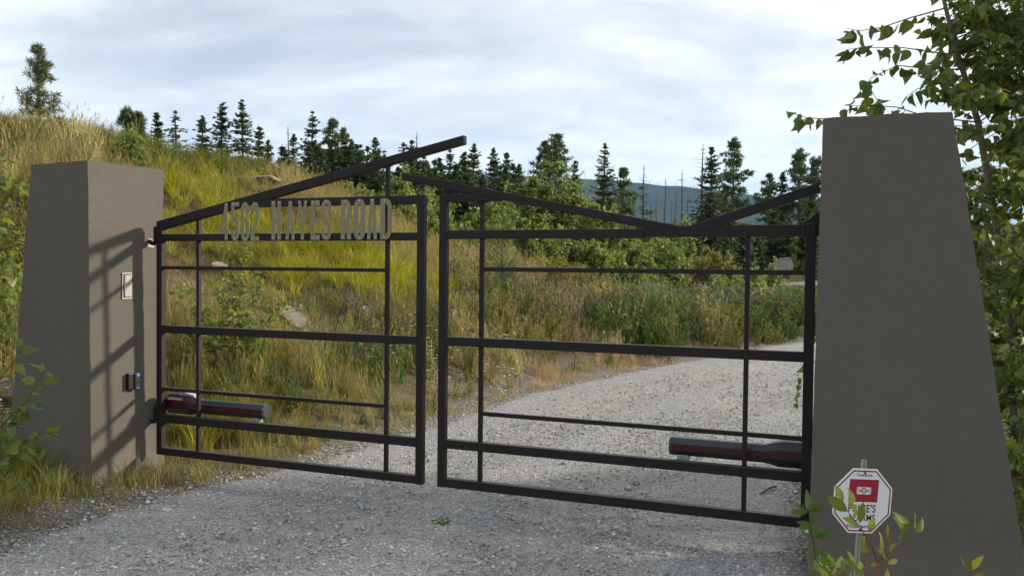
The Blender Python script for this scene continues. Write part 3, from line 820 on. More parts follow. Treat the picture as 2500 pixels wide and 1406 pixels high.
obj('sticker', from_bm('sticker', box_bm(.016, .040, -.0475, -.0462, -.053, -.046, 0), M['blue']), kp)

# ------------------------------------------------------------------ alarm sign
SY = 3.55; sc = P(2105.5, 1222, SY); SR = .146
sg = thing('alarm_sign', 'white octagonal alarm company sign with red border on a thin post', 'sign', (sc.x, sc.y, 0))
tilt = math.radians(-4.4); R8 = SR / math.cos(math.pi / 8) * .94
yaw = 0.20


def octa(r, k=1.0): return [(r * math.cos(math.pi / 8 + i * math.pi / 4), r * math.sin(math.pi / 8 + i * math.pi / 4) * k) for i in range(8)]


pn = obj('panel', from_bm('panel', prism_bm(octa(R8), -.002, .002, .0008), M['sign']), sg, (0, 0, sc.z), (0, tilt * -1, yaw))
o1, o2 = octa(R8 * .948), octa(R8 * .905); V = [(x, -.0026, z) for x, z in o1 + o2]
obj('border', mesh('border', V, [(i, (i + 1) % 8, 8 + (i + 1) % 8, 8 + i) for i in range(8)], M['sign_red']), pn)
k_ = SR / 76.0                              # metres per photograph pixel on the sign
S = lambda x, y: (x * k_, -y * k_)


def flat(name, pts, m, y=-.0026): obj(name, mesh(name, [(x, y, z) for x, z in pts], [tuple(range(len(pts)))], m), pn)


flat('logo_block', [S(-36, -48), S(36, -48), S(36, 2), S(-36, 2)], M['sign_red'])
# the emblem: a pale bar with an eye cut into it
flat('emblem', [S(-17, -31), S(18, -31), S(18, -15), S(-17, -15)], M['sign'], -.0029)
eye = [(x, z) for x, z in arc(.5 * k_, 23 * k_ - 9 * k_, 19 * k_, 17 * k_, 28, 152, 10)]
eo = arc(.5 * k_, 23 * k_ - 10.5 * k_, 17.5 * k_, 14 * k_, 12, 168, 12); ei = arc(.5 * k_, 23 * k_ - 10.5 * k_, 16.3 * k_, 12.2 * k_, 12, 168, 12)


def band(name, a, b, m, y):
    n = len(a); obj(name, mesh(name, [(x, y, z) for x, z in a + b], [(i, i + 1, n + i + 1, n + i) for i in range(n - 1)], m), pn)


cz_ = 23 * k_
band('emblem', eo, ei, M['sign_red'], -.0032)
band('emblem', [(x, 2 * cz_ - z) for x, z in eo], [(x, 2 * cz_ - z) for x, z in ei], M['sign_red'], -.0032)
band('emblem', arc(.5 * k_, cz_, 6.6 * k_, 6.8 * k_, 0, 360, 20), arc(.5 * k_, cz_, 5.2 * k_, 5.4 * k_, 0, 360, 20), M['sign_red'], -.0035)
for txt, x, y, wd, ht, m in (('Protected by', -19, -53, 38, 7.5, 'ink'), ("PRICE'S", -34, 25, 68, 18, 'ink'), ('ALARMS', -34, 44.5, 68, 15.5, 'ink'), ('PricesAlarms.ca', -34, 60, 72, 8, 'ink')):
    obj('lettering', plain_text(txt, wd * k_, ht * k_, M[m]), pn, (x * k_, -.0027, -y * k_), (math.pi / 2, 0, 0))
for zz in (-62, 63):
    v, f = tube([(0, -.002, -zz * k_), (0, -.006, -zz * k_)], [.0055, .004], 8); obj('bolt', mesh('bolt', v, f, M['black']), pn)
for x0, x1, y0, y1 in ((-.012, -.005, .006, .012), (.005, .012, .006, .012), (-.005, .005, .012, .015)):
    o = obj('post', from_bm('post', box_bm(x0, x1, y0, y1, -sc.z - .1, SR + .028, .001), M['galv']), sg, (0, 0, sc.z), (0, math.radians(-3.2) * -1, yaw))
    o.name = 'post' if x0 != -.005 else 'post_web'


# ------------------------------------------------------------------ leaves, twigs and plants
def leaf_shape(kind):
    """flat outline pairs (along, half width) of one leaf of unit length"""
    return {'heart': [(0, .05), (.05, .19), (.15, .30), (.30, .35), (.46, .32), (.63, .225), (.80, .11), (.92, .035), (1, 0)], 'lance': [(0, .02), (.2, .15), (.45, .22), (.7, .17), (.88, .08), (1, 0)]}[kind]


def leaf_mesh(kind, m, curl, fold, seed):
    r = random.Random(seed); V, Fc = [], []
    pr = leaf_shape(kind)
    V += [(0, -.22, .02), (.006, -.22, .02)]; 
    st = len(V)
    for (a, hw) in pr:
        zc_ = -curl * a * a; hw2 = hw * r.uniform(.9, 1.1)
        V += [(-hw, a, zc_ + fold * hw), (0, a, zc_), (hw2, a, zc_ + fold * hw2)]
    Fc.append((0, 1, st + 1))
    for i in range(len(pr) - 1):
        b = st + 3 * i; Fc += [(b, b + 1, b + 4, b + 3), (b + 1, b + 2, b + 5, b + 4)]
    return mesh('leaf', V, Fc, m, smooth=True)


LEAVES = {}
for key, kind, m in (('poplar', 'heart', 'leaf'), ('young', 'heart', 'leaf_bush'), ('yellow', 'lance', 'leaf_yellow'), ('willow', 'lance', 'leaf_willow'), ('bright', 'lance', 'leaf_bright'), ('yheart', 'heart', 'leaf_yellow')):
    LEAVES[key] = [leaf_mesh(kind, M[m], c, f, i) for i, (c, f) in enumerate(((.15, .25), (.4, .5), (.7, .2), (.3, .9), (.05, .1)))]


def frame_of(axis, spin):
    y = Vector(axis).normalized(); h = Vector((0, 0, 1)) if abs(y.z) < .97 else Vector((1, 0, 0))
    x = y.cross(h).normalized(); z = x.cross(y)
    c, s = math.cos(spin), math.sin(spin)
    x2 = x * c + z * s; z2 = z * c - x * s
    return Matrix((x2, y, z2)).transposed()


class Plant:
    """woody stems, twigs and leaves; the leaves that show largest become parts, the rest one mass"""
    def __init__(self, root, rnd): self.root, self.r, self.L, self.o = root, rnd, [], Vector(root.location)

    def stem(self, name, paths, m, sides=6):
        V, Fc = [], []
        for path, r0, r1 in paths:
            n = len(path); tube([Vector(p) - self.o for p in path], [r0 + (r1 - r0) * i / (n - 1) for i in range(n)], sides, V, Fc)
        return obj(name, mesh(name, V, Fc, M[m], smooth=True), self.root)

    def leaf(self, pos, axis, size, key, spin=None):
        self.L.append((Vector(pos), Vector(axis).normalized(), size, key, self.r.uniform(0, 6.28) if spin is None else spin))

    def along(self, path, n, size, key, droop=.8, start=.15, alt=None):
        r = self.r
        for i in range(n):
            f = start + (1 - start) * (i + r.random() * .6) / n; k = min(int(f * (len(path) - 1)), len(path) - 2); g = f * (len(path) - 1) - k
            p = Vector(path[k]).lerp(Vector(path[k + 1]), min(g, 1)); t = (Vector(path[k + 1]) - Vector(path[k])).normalized()
            d = Vector((r.gauss(0, .7), r.gauss(0, .7), r.gauss(0, .35))) + t * .5 + Vector((0, 0, -droop))
            d.normalize(); s = size * r.uniform(.6, 1.12)
            self.leaf(p + d * s * .25, d, s, alt if (alt and r.random() < .05) else key)

    def finish(self, max_parts, min_px=9):
        sc_ = []
        for L in self.L:
            q = L[0] - EYE; dpt = q.dot(FWD)
            if dpt < .3: sc_.append((0, L)); continue
            px, py = 1250 + F * q.dot(RIGHT) / dpt, 703 - F * q.dot(CUP) / dpt
            vis = -20 < px < 2520 and -20 < py < 1426
            sc_.append((F * L[2] / dpt if vis else 0, L))
        sc_.sort(key=lambda e: -e[0]); used = 0; rest = []
        for v, (pos, ax, s, key, spin) in sc_:
            if used < max_parts and v >= min_px:
                o = bpy.data.objects.new('leaf', self.r.choice(LEAVES[key])); COL.objects.link(o); o.parent = self.root
                o.matrix_local = Matrix.Translation(pos - self.o) @ frame_of(ax, spin).to_4x4() @ Matrix.Scale(s, 4); used += 1
            else: rest.append((pos, ax, s, key, spin))
        if rest:
            V, Fc, mi, mats = [], [], [], []
            for pos, ax, s, key, spin in rest:
                me = self.r.choice(LEAVES[key]); mt = me.materials[0]
                if mt not in mats: mats.append(mt)
                Mx = frame_of(ax, spin) * s; b = len(V); off = pos - self.o
                V += [Mx @ v.co + off for v in me.vertices]
                for p in me.polygons: Fc.append(tuple(b + i for i in p.vertices)); mi.append(mats.index(mt))
            obj('foliage', mesh('foliage', V, Fc, mats, mi, smooth=True), self.root, kind='stuff')


# ---- poplar behind the right pillar
rp = random.Random(5)
base = Vector((3.95, 6.5, 0))
tp = thing('poplar_tree', 'tall leafy poplar crowding behind the shaded pillar', 'tree', base)
T = Plant(tp, rp)
S1 = [base, P(2460, 700, 6.45), P(2415, 450, 6.35), P(2388, 300, 6.3), P(2350, 170, 6.2), P(2327, 95, 6.15), P(2303, -5, 6.1), P(2290, -90, 6.1)]
S2 = [base + Vector((.15, .1, 0)), P(2560, 700, 6.7), P(2530, 300, 6.8), P(2490, 40, 6.9), P(2450, -80, 6.9)]
S3 = [base + Vector((.3, -.1, 0)), P(2640, 600, 6.2), P(2660, 200, 6.0), P(2640, -120, 5.9)]
S4 = [base + Vector((-.2, .3, 0)), P(2380, 900, 7.0), P(2330, 600, 7.1), P(2300, 420, 7.1)]
T.stem('trunk', [(S1, .032, .010), (S2, .034, .012), (S3, .034, .012), (S4, .02, .006)], 'bark_pop', 8)
twigs = []


def twig(pts, n, size, r0=.006, key='poplar', droop=.85, start=.12):
    twigs.append((pts, r0, .0015)); T.along(pts, n, size, key, droop, start, 'yheart')


A = P
twig([A(2303, 22, 6.12), A(2223, 44, 6.05), A(2152, 68, 6.0), A(2099, 76, 5.95), A(2068, 70, 5.95)], 17, .115)
twig([A(2384, 123, 6.2), A(2305, 132, 6.15), A(2205, 117, 6.1), A(2106, 117, 6.0), A(2066, 122, 6.0)], 24, .115)
twig([A(2350, 170, 6.2), A(2260, 168, 6.1), A(2191, 160, 6.0), A(2128, 190, 6.0), A(2085, 243, 5.95)], 22, .11)
twig([A(2360, 215, 6.25), A(2290, 205, 6.2), A(2241, 217, 6.1), A(2215, 235, 6.1)], 14, .11)
twig([A(2400, 300, 6.3), A(2260, 285, 6.2), A(2190, 262, 6.1), A(2120, 258, 6.0), A(2060, 258, 6.0)], 22, .11)
twig([A(2120, 330, 6.1), A(2030, 292, 6.0), A(1970, 288, 5.95), A(1932, 276, 5.9)], 15, .10)
twig([A(2160, 300, 6.2), A(2150, 262, 6.1), A(2130, 225, 6.1)], 8, .12)
twig([A(2080, 900, 6.4), A(1960, 790, 6.5), A(1925, 735, 6.5), A(1868, 726, 6.5)], 9, .115)
twig([A(2060, 700, 6.3), A(1990, 700, 6.4), A(1935, 700, 6.4)], 5, .10)
twig([A(2050, 900, 6.2), A(1975, 880, 6.2), A(1950, 940, 6.2), A(1943, 985, 6.2)], 9, .085)
twig([A(2040, 560, 6.2), A(1995, 545, 6.2), A(1950, 560, 6.3)], 6, .105)
twig([A(2040, 480, 6.2), A(2000, 500, 6.2), A(1975, 530, 6.2)], 5, .10)
for q in range(120):                        # the thick of the crown
    stem = rp.choice([S1, S1, S2, S2, S3, S4]); f = rp.uniform(.18, 1); k = min(int(f * (len(stem) - 1)), len(stem) - 2)
    p0 = Vector(stem[k]).lerp(Vector(stem[k + 1]), f * (len(stem) - 1) - k)
    a = rp.uniform(0, 6.28); ln = rp.uniform(.5, 1.15)
    d = Vector((math.cos(a), math.sin(a) * .8, rp.uniform(.1, .5)))
    if p0.x + d.x * ln < 3.25: d.x = abs(d.x) * .7
    p2 = p0 + d * ln
    twig(bez(p0, p0 + d * ln * .5 + Vector((0, 0, .12)), p2 + Vector((0, 0, -.08)), 5), rp.randint(16, 26), rp.uniform(.085, .115))
for q in range(330):                        # leafy mass seen right of the pillar
    y0 = rp.uniform(-60, 1380) if q < 210 else rp.uniform(420, 1400); xl = 2345 + max(0, y0 - 280) * .155; x0 = xl + rp.random() ** 1.3 * 330 + 20; dd = rp.uniform(5.5, 7.4)
    if y0 < 280 and rp.random() < .45: x0 += 90
    p0 = P(x0, y0, dd); a = rp.uniform(0, 6.28); ln = rp.uniform(.25, .55)
    p2 = p0 + Vector((math.cos(a) * ln, math.sin(a) * ln * .8, rp.uniform(-.1, .25)))
    twig(bez(p0, p0.lerp(p2, .5) + Vector((0, 0, .08)), p2, 4), rp.randint(20, 28), rp.uniform(.07, .10), .004)
for q in range(110):                        # and the leafy top over the pillar's shoulder
    p0 = P(2335 + rp.random() ** .8 * 240, rp.uniform(-70, 330), rp.uniform(5.7, 7.2)); a = rp.uniform(0, 6.28); ln = rp.uniform(.2, .45); p2 = p0 + Vector((math.cos(a) * ln, math.sin(a) * ln, rp.uniform(-.1, .25)))
    twig(bez(p0, p0.lerp(p2, .5) + Vector((0, 0, .06)), p2, 4), rp.randint(12, 20), rp.uniform(.07, .10), .003)
for q in range(230):                        # rest of the clump, extended unseen to the right to shade the foreground
    p0 = Vector((rp.uniform(4.3, 7.6), rp.uniform(4.0, 7.0), rp.uniform(.3, 4.9))); a = rp.uniform(0, 6.28); ln = rp.uniform(.3, .7)
    if p0.x < 4.3 + (7.0 - p0.y) * 0: continue
    p2 = p0 + Vector((math.cos(a) * ln, math.sin(a) * ln, rp.uniform(-.1, .3)))
    if min(p0.x / p0.y, p2.x / p2.y) < .66: continue
    twig(bez(p0, p0.lerp(p2, .5) + Vector((0, 0, .08)), p2, 4), 22, rp.uniform(.09, .12), .004)
S5 = [base + Vector((1.6, -.9, 0)), base + Vector((1.5, -1.0, 2.4)), base + Vector((1.3, -1.2, 5.0))]; S6 = [base + Vector((2.6, -.6, 0)), base + Vector((2.7, -.9, 2.4)), base + Vector((2.4, -1.0, 4.8))]
T.stem('trunk', [(S5, .034, .010), (S6, .03, .010)], 'bark_pop', 8)
for q in range(46):                         # low growth beside the pillar's foot
    x0, y0 = rp.uniform(2420, 2760), rp.uniform(480, 1330); p0 = P(x0, y0, rp.uniform(5.4, 7.2)); a = rp.uniform(0, 6.28)
    p2 = p0 + Vector((math.cos(a) * .5, math.sin(a) * .4, rp.uniform(.05, .4)))
    if p2.x < 2.75: continue
    twig([p0 + Vector((.15, .3, -.5)), p0, p0.lerp(p2, .5) + Vector((0, 0, .06)), p2], 24, rp.uniform(.08, .11), .004, start=.3)
for tw_ in twigs[:12]: T.stem('branch', [tw_], 'twig', 5)
T.stem('twigs', twigs[12:], 'twig', 4)['kind'] = 'stuff'
T.finish(300, 14)

# ---- shrubs at the left edge
rl = random.Random(9)
for (label, bpos, rows) in (
    ('leafy young poplar shrub in front of the left pillar', Vector((-3.45, 5.05, 0)),
     [((-60, 1000, 5.1), (20, 900, 5.05), (70, 832, 5.0), 7, .085), ((-40, 1120, 5.1), (60, 985, 5.0), (118, 892, 4.95), 10, .082), ((-40, 1100, 5.1), (40, 1000, 5.0), (85, 980, 5.0), 8, .08), ((-30, 1180, 5.0), (70, 1070, 4.95), (132, 1060, 4.9), 10, .075),
      ((-20, 1210, 5.0), (60, 1110, 4.95), (128, 1105, 4.9), 9, .075), ((-80, 1150, 5.2), (-20, 900, 5.2), (10, 800, 5.2), 10, .09), ((-60, 1200, 5.0), (0, 1050, 4.95), (45, 1010, 4.9), 10, .085), ((-60, 1230, 4.95), (20, 1130, 4.9), (70, 1090, 4.85), 11, .08),
      ((-60, 1230, 4.9), (0, 1120, 4.85), (20, 1060, 4.8), 10, .085), ((-100, 1230, 5.1), (-60, 950, 5.1), (-30, 820, 5.1), 14, .09), ((-50, 1250, 4.9), (50, 1180, 4.85), (110, 1150, 4.8), 8, .07), ((-70, 1240, 4.9), (-20, 1150, 4.85), (15, 1120, 4.8), 9, .08)]),
    ('poplar shrub with hanging leaves behind the left pillar', Vector((-4.75, 7.5, .25)),
     [((-60, 800, 7.3), (0, 520, 7.2), (20, 435, 7.1), 14, .11), ((-50, 700, 7.2), (10, 500, 7.1), (62, 455, 7.05), 15, .11), ((-60, 820, 7.3), (10, 640, 7.2), (58, 560, 7.1), 16, .11), ((-60, 840, 7.3), (10, 720, 7.2), (60, 640, 7.1), 16, .10), ((-90, 800, 7.3), (-60, 500, 7.3), (-40, 400, 7.2), 16, .11),
      ((-60, 850, 7.2), (0, 780, 7.1), (45, 690, 7.05), 15, .10), ((-90, 860, 7.3), (-30, 700, 7.3), (0, 600, 7.2), 16, .11), ((-60, 860, 7.2), (0, 820, 7.1), (35, 770, 7.0), 12, .095), ((-30, 560, 7.3), (5, 420, 7.2), (25, 390, 7.2), 6, .10)])):
    t_ = thing('poplar_shrub', label, 'shrub', bpos, group='leafy shrubs by the left pillar'); Q = Plant(t_, rl); tw = []; st_ = []
    for a, b, c, n, s in rows:
        pa, pb, pc = P(*a), P(*b), P(*c); st_.append(([bpos, bpos.lerp(pa, .5), pa], .012, .007)); path = bez(pa, pb * 2 - (pa + pc) / 2, pc, 7); tw.append((path, .005, .0013)); Q.along(path, int(n * 1.6), s, 'young' if rl.random() < .6 else 'poplar', .45, .15)
    [Q.stem('stem', [e], 'bark_pop', 5) for e in st_]; [Q.stem('branch', [e], 'twig', 4) for e in tw]; Q.finish(260, 9)

# ---- sapling on the bank behind the number leaf
bs = hit(565, 905, 7, 12); bs = Vector((bs.x, bs.y, hz(bs.x, bs.y)))
t_ = thing('poplar_sapling', 'bushy poplar sapling on the bank behind the number leaf', 'shrub', bs); Q = Plant(t_, rl); st_ = []; tw = []
for (x, y, dd, n) in ((600, 590, .1, 26), (560, 640, 0, 24), (640, 690, 0, 22), (690, 740, -.1, 18), (520, 690, .1, 22), (470, 740, .1, 22), (430, 790, 0, 18), (600, 760, -.2, 24), (540, 780, -.25, 22), (660, 800, -.2, 14), (450, 690, .2, 16), (580, 830, -.3, 18), (500, 830, -.3, 18), (640, 850, -.2, 10), (430, 850, -.1, 12)):
    e = P(x, y, bs.y + dd); mid = bs.lerp(e, .55) + Vector((rl.uniform(-.1, .1), rl.uniform(-.15, .15), .12)); path = bez(bs, mid, e, 7); st_.append((path, .010, .002)); Q.along(path, int(n * 2.2), .064, 'young' if rl.random() < .75 else 'poplar', .35, .35)
    for q in range(5):
        k = rl.randint(3, 6); d = Vector((rl.uniform(-.3, .3), rl.uniform(-.3, .3), rl.uniform(.0, .25))); p2 = [path[k], path[k] + d * .5, path[k] + d]; tw.append((p2, .003, .001)); Q.along(p2, 8, .06, 'young', .35, .2)
[Q.stem('stem', [e], 'bark_pop', 5) for e in st_]; [Q.stem('branch', [e], 'twig', 4) for e in tw]; Q.finish(280, 9)

# ---- willowy shoot in front of the sign, and the jagged weed by the pillar's foot
rw = random.Random(21)
DS = 3.2; bp_ = P(2145, 1500, DS); bp_.z = 0
t_ = thing('willow_shoot', 'yellow green willow shoot growing up over the alarm sign', 'plant', bp_); Q = Plant(t_, rw)
J = P(2143, 1372, DS); K = P(2130, 1335, DS)
st_ = [([bp_, J], .005, .0035), ([J, K, P(2100, 1285, DS), P(2075, 1255, DS), P(2052, 1222, DS)], .0032, .001), ([J, P(2175, 1345, DS), P(2210, 1320, DS), P(2240, 1290, DS)], .003, .001), ([bp_, P(2080, 1420, DS), P(2050, 1390, DS), P(2010, 1375, DS)], .003, .001)]
Q.stem('stem', st_, 'stem_red', 5)
for x0, y0, x1, y1, key in ((2060, 1230, 2043, 1186, 'willow'), (2068, 1240, 2081, 1191, 'willow'), (2075, 1253, 2025, 1213, 'willow'), (2087, 1272, 2085, 1220, 'willow'), (2097, 1283, 2108, 1229, 'willow'), (2100, 1290, 2063, 1262, 'willow'), (2118, 1300, 2136, 1265, 'willow'),
                            (2130, 1350, 2094, 1314, 'yellow'), (2140, 1357, 2162, 1308, 'yellow'), (2165, 1370, 2135, 1332, 'yellow'), (2178, 1332, 2165, 1282, 'willow'), (2172, 1352, 2187, 1324, 'yellow'), (2196, 1322, 2202, 1281, 'willow'), (2205, 1318, 2194, 1260, 'willow'),
                            (2222, 1302, 2220, 1262, 'willow'), (2228, 1292, 2241, 1256, 'willow'), (2224, 1300, 2266, 1270, 'willow'), (2163, 1376, 2192, 1366, 'yellow'), (2095, 1395, 2070, 1365, 'willow'), (2110, 1412, 2090, 1388, 'willow'), (2065, 1392, 2053, 1368, 'bright'), (2045, 1385, 2018, 1355, 'bright'), (2035, 1380, 2001, 1362, 'bright'), (2155, 1408, 2178, 1388, 'willow')):
    a, b = P(x0, y0, DS + rw.uniform(-.02, .03)), P(x1, y1, DS + rw.uniform(-.05, .05)); ln = (b - a).length
    Q.leaf(a + (b - a) * .14, b - a, ln * .95, key, rw.choice((-1.25, -1.57, -1.9, 1.4, 1.75)))
Q.leaf(P(2148, 1372, DS), P(2125, 1378, DS) - P(2148, 1370, DS), .04, 'yellow', 1.4)
for q in range(26):
    x0 = rw.uniform(2000, 2110); y0 = rw.uniform(1372, 1420); Q.leaf(P(x0, y0, DS + rw.uniform(0, .25)), Vector((rw.gauss(0, .7), rw.gauss(0, .5), rw.uniform(.2, 1))), rw.uniform(.04, .07), rw.choice(('willow', 'bright')))
Q.finish(60, 5)
bp_ = P(2365, 1500, 3.3); bp_.z = 0
t_ = thing('willow_shoot', 'small shoot with three leaves at the broad foot of the shaded pillar', 'plant', bp_); Q = Plant(t_, rw)
Q.stem('stem', [([bp_, P(2368, 1400, 3.3), P(2372, 1380, 3.3)], .003, .001)], 'twig', 5)
for x0, y0, x1, y1, key in ((2372, 1392, 2349, 1357, 'willow'), (2373, 1390, 2393, 1356, 'yellow'), (2378, 1412, 2388, 1396, 'willow')):
    a, b = P(x0, y0, 3.3), P(x1, y1, 3.28); Q.leaf(a, b - a, (b - a).length, key, rw.choice((-1.3, 1.5)))
Q.finish(10, 4)
bp_ = P(1990, 1480, 3.95); bp_.z = 0
t_ = thing('jagged_weed', 'bright green jagged leaved weed between gate and shaded pillar', 'plant', bp_); Q = Plant(t_, rw)
path = [bp_, P(1992, 1400, 3.93), P(1988, 1330, 3.9), P(1980, 1285, 3.9), P(1975, 1250, 3.9)]
Q.stem('stem', [(path, .006, .002)], 'leaf_bright', 6)
for (x, y, k) in ((1975, 1248, 9), (1984, 1280, 6), (1990, 1312, 6), (1990, 1350, 6), (1993, 1390, 6)):
    for q in range(k):
        a = rw.uniform(0, 6.28); d = Vector((math.cos(a), math.sin(a) * .7, rw.uniform(-.1, .7))); Q.leaf(P(x, y, 3.9) + d * .008, d, rw.uniform(.045, .085), 'bright')
Q.finish(60, 5)


# ------------------------------------------------------------------ rocks
def rock(name, label, c, size, m, seed, group=None, cuts=9, rot=0):
    r = random.Random(seed); bm = bmesh.new(); bmesh.ops.create_icosphere(bm, subdivisions=3, radius=1)
    for q in range(cuts):
        n = Vector((r.gauss(0, 1), r.gauss(0, 1), r.gauss(0, 1))).normalized(); d = r.uniform(.30, .72)
        for v in bm.verts:
            e = v.co.dot(n) - d
            if e > 0: v.co -= n * e
    for v in bm.verts:
        k = v.co.copy(); v.co *= 1 + .035 * math.sin(k.x * 9 + seed) * math.sin(k.y * 8 + k.z * 7) + r.uniform(-.012, .012)
    bmesh.ops.scale(bm, verts=bm.verts, vec=size)
    return obj(name, from_bm(name, bm, M[m]), None, c, (0, 0, rot), label, 'rock', group, 'thing')


for (px, py, Y, sz, m, sd, lab) in ((714, 782, 10.2, (.15, .2, .21), 'rock', 4, 'dark face of the split grey boulder behind the number leaf'), (738, 780, 10.15, (.085, .16, .20), 'rock', 12, 'pale veined half of the split grey boulder behind the number leaf'), (672, 803, 10.2, (.05, .05, .05), 'rock', 6, 'small white stone beside the split boulder'),
                                  (548, 655, 11.6, (.17, .2, .15), 'rock_pink', 8, 'smooth pinkish boulder behind the sapling on the bank'), (1912, 660, 27.5, (.46, .5, .46), 'rock', 15, 'large pale boulder under the dark spruces'), (1526, 672, 26, (.24, .3, .17), 'rock', 16, 'low grey boulder among the poplar bushes'),
                                  (1745, 700, 28, (.10, .1, .12), 'rock', 17, 'small pale rock on the gravel beyond the meadow'), (1225, 683, 17.5, (.07, .1, .07), 'rock', 18, 'small white rock in the dry grass right of the leaf gap'), (655, 440, 16.5, (.34, .4, .13), 'rock_pink', 19, 'pinkish rock outcrop on the mound under the sloping beam'),
                                  (598, 440, 16.6, (.22, .3, .10), 'rock_pink', 20, 'pinkish rock ledge half buried in the mound'), (1062, 740, 13, (.12, .15, .13), 'rock_pink', 22, 'pinkish stone seen through the gap between the leaves'), (1200, 670, 18, (.1, .1, .08), 'rock_pink', 25, 'pink stone in the dry grass behind the thin bar'), (885, 760, 11.5, (.16, .2, .14), 'rock_pink', 27, 'rosy stone in grey grass beside the thin upright bar'),
                                  (15, 945, 6.9, (.10, .12, .20), 'rock', 31, 'weathered grey block showing left of the tapered pillar')):
    p = P(px, py, Y)
    if p.z - sz[2] * .7 > hz(p.x, p.y):     # bring a stone that would hover to where the line of sight meets the bank
        q = hit(px, py + sz[2] * .75 * F / Y, 6, 45); k = q.y / Y; Y, sz = q.y, tuple(v * k for v in sz); p = P(px, py, Y)
    rock('boulder', lab, p, sz, m, sd, 'rocks on the bank and meadow', rot=sd * .7)


# ------------------------------------------------------------------ conifers
def conifer(px, py_top, Y, hw_px, kind, label, base_py=None, seed=0, group=None, dead=0.0, m='needle', name='spruce_tree', dens=1.0):
    top = P(px, py_top, Y); gz = hz(top.x, top.y)
    height = max(1.0, top.z - gz + .1); hw = hw_px / F * Y * 1.34; r = random.Random(seed * 13 + int(px))
    root = thing(name, label, 'tree', (top.x, top.y, gz - .1), group=group)
    lean = Vector((r.uniform(-.02, .02), r.uniform(-.02, .02), 0)); V, Fc = [], []
    spine = lambda t: Vector((lean.x * t * height + .03 * math.sin(t * 5 + px), lean.y * t * height, t * height))
    tx = spine(1).x
    cor = Vector((-tx, 0, 0))
    ax = lambda t: spine(t) + cor * t
    r0 = max(.05, height * .014)
    tube([ax(i / 8) for i in range(9)], [r0 * (1 - i / 8) ** .8 + .012 for i in range(9)], 6, V, Fc)
    LV, LF = [], []
    # the crown's length in sight is what the photograph gives; below it stays the same
    t0 = {'spruce': .06, 'pine': .22, 'sparse': .12, 'snag': .25}[kind]
    fade = hw * (2.6 if kind == 'spruce' else 1.7)   # height over which the crown widens
    nwh = {'spruce': int(max(30, min(64, height * 9))), 'pine': int(max(20, min(40, height * 5.5))), 'sparse': int(max(18, height * 5)), 'snag': int(max(14, height * 5))}[kind]
    sp = .028 + .0021 * Y ; sp = min(sp, .17)
    for wv in range(nwh):
        t = t0 + (1 - t0) * (wv + r.uniform(-1.2, 1.6)) / nwh; t = max(t0, min(t, .992)); tw0 = t
        down_ = (1 - t) * height
        ln0 = hw * min(1.0, (down_ / (hw * 3.4)) ** (.75 if kind == 'spruce' else .6)) * (1 if t > .25 else .8 + .8 * t)
        nb = r.randint(5, 7) if kind != 'snag' else r.randint(2, 4)
        a0 = r.uniform(0, 6.28)
        for b in range(nb):
            if kind == 'pine' and r.random() < (.28 if Y > 28 else .42): continue
            if kind == 'sparse' and r.random() < .35: continue
            ln = ln0 * (r.uniform(.35, .95) if r.random() < .7 else r.uniform(.9, 1.4)); az = a0 + b * 6.283 / nb + r.uniform(-.35, .35); t = max(t0, min(.992, tw0 + r.uniform(-.6, .6) / nwh)); o_ = ax(t)
            rise = (.75 * t - .30 + r.uniform(-.12, .12)) if kind == 'spruce' else (.12 + .3 * t if kind == 'pine' else .05)
            dr = Vector((math.cos(az), math.sin(az), 0)); end = o_ + dr * ln + Vector((0, 0, ln * (rise + r.uniform(-.12, .12))))
            mid = o_.lerp(end, .55) + Vector((0, 0, -ln * (.10 if kind == 'spruce' else -.02)))
            tube([o_, mid, end], [max(.008, r0 * .22), .008, .004], 3, V, Fc, False)
            if kind == 'snag' or r.random() < dead * (1.6 if t > .7 else .6): continue
            if kind == 'pine': clumps = [(r.uniform(.5, 1.05)) for _ in range(max(2, int(ln / .22)))]
            ns = int((4 + ln / sp * (2.0 if kind == 'spruce' else 1.6)) * dens)
            if kind == 'pine': ns = 0
            for q in range(ns):
                f = r.uniform(.12, 1.04); c = o_.lerp(mid, f / .55) if f < .55 else mid.lerp(end, (f - .55) / .45)
                wid = (1.15 - f) * ln * .42
                c = c + Vector((-dr.y, dr.x, 0)) * r.uniform(-wid, wid) + Vector((0, 0, r.uniform(-.06, .02) * ln))
                d = dr * r.uniform(.2, 1) + Vector((-dr.y, dr.x, 0)) * r.uniform(-.9, .9) + Vector((0, 0, r.uniform(-.5, .25)))
                d.normalize(); s = sp * r.uniform(.9, 2.1); n = Vector((r.gauss(0, .5), r.gauss(0, .5), 1)).normalized(); sd_ = d.cross(n).normalized() * s * .28
                k = len(LV); LV.extend((c - d * s * .5, c + sd_, c + d * s * .6, c - sd_)); LF.append((k, k + 1, k + 2, k + 3))
            if kind == 'pine':
                for f in clumps:
                    cc = mid.lerp(end, (f - .5) * 2) if f > .5 else o_.lerp(mid, f * 2)
                    cc = cc + Vector((r.gauss(0, .06), r.gauss(0, .06), r.gauss(0, .04))) * ln
                    for q in range(17 if Y > 28 else 34):
                        d = Vector((r.gauss(0, 1), r.gauss(0, 1), r.gauss(.3, .8))).normalized(); s = (.10 + sp) * r.uniform(.7, 1.25); sd_ = d.cross(Vector((r.gauss(0, 1), r.gauss(0, 1), r.gauss(0, 1)))).normalized() * s * (.13 if Y > 28 else .05)
                        k = len(LV); LV.extend((cc, cc + d * s * .5 + sd_, cc + d * s, cc + d * s * .5 - sd_)); LF.append((k, k + 1, k + 2, k + 3))
    obj('trunk', mesh('trunk', V, Fc, M['bark_grey' if kind in ('snag', 'sparse') else 'bark'], smooth=True), root)
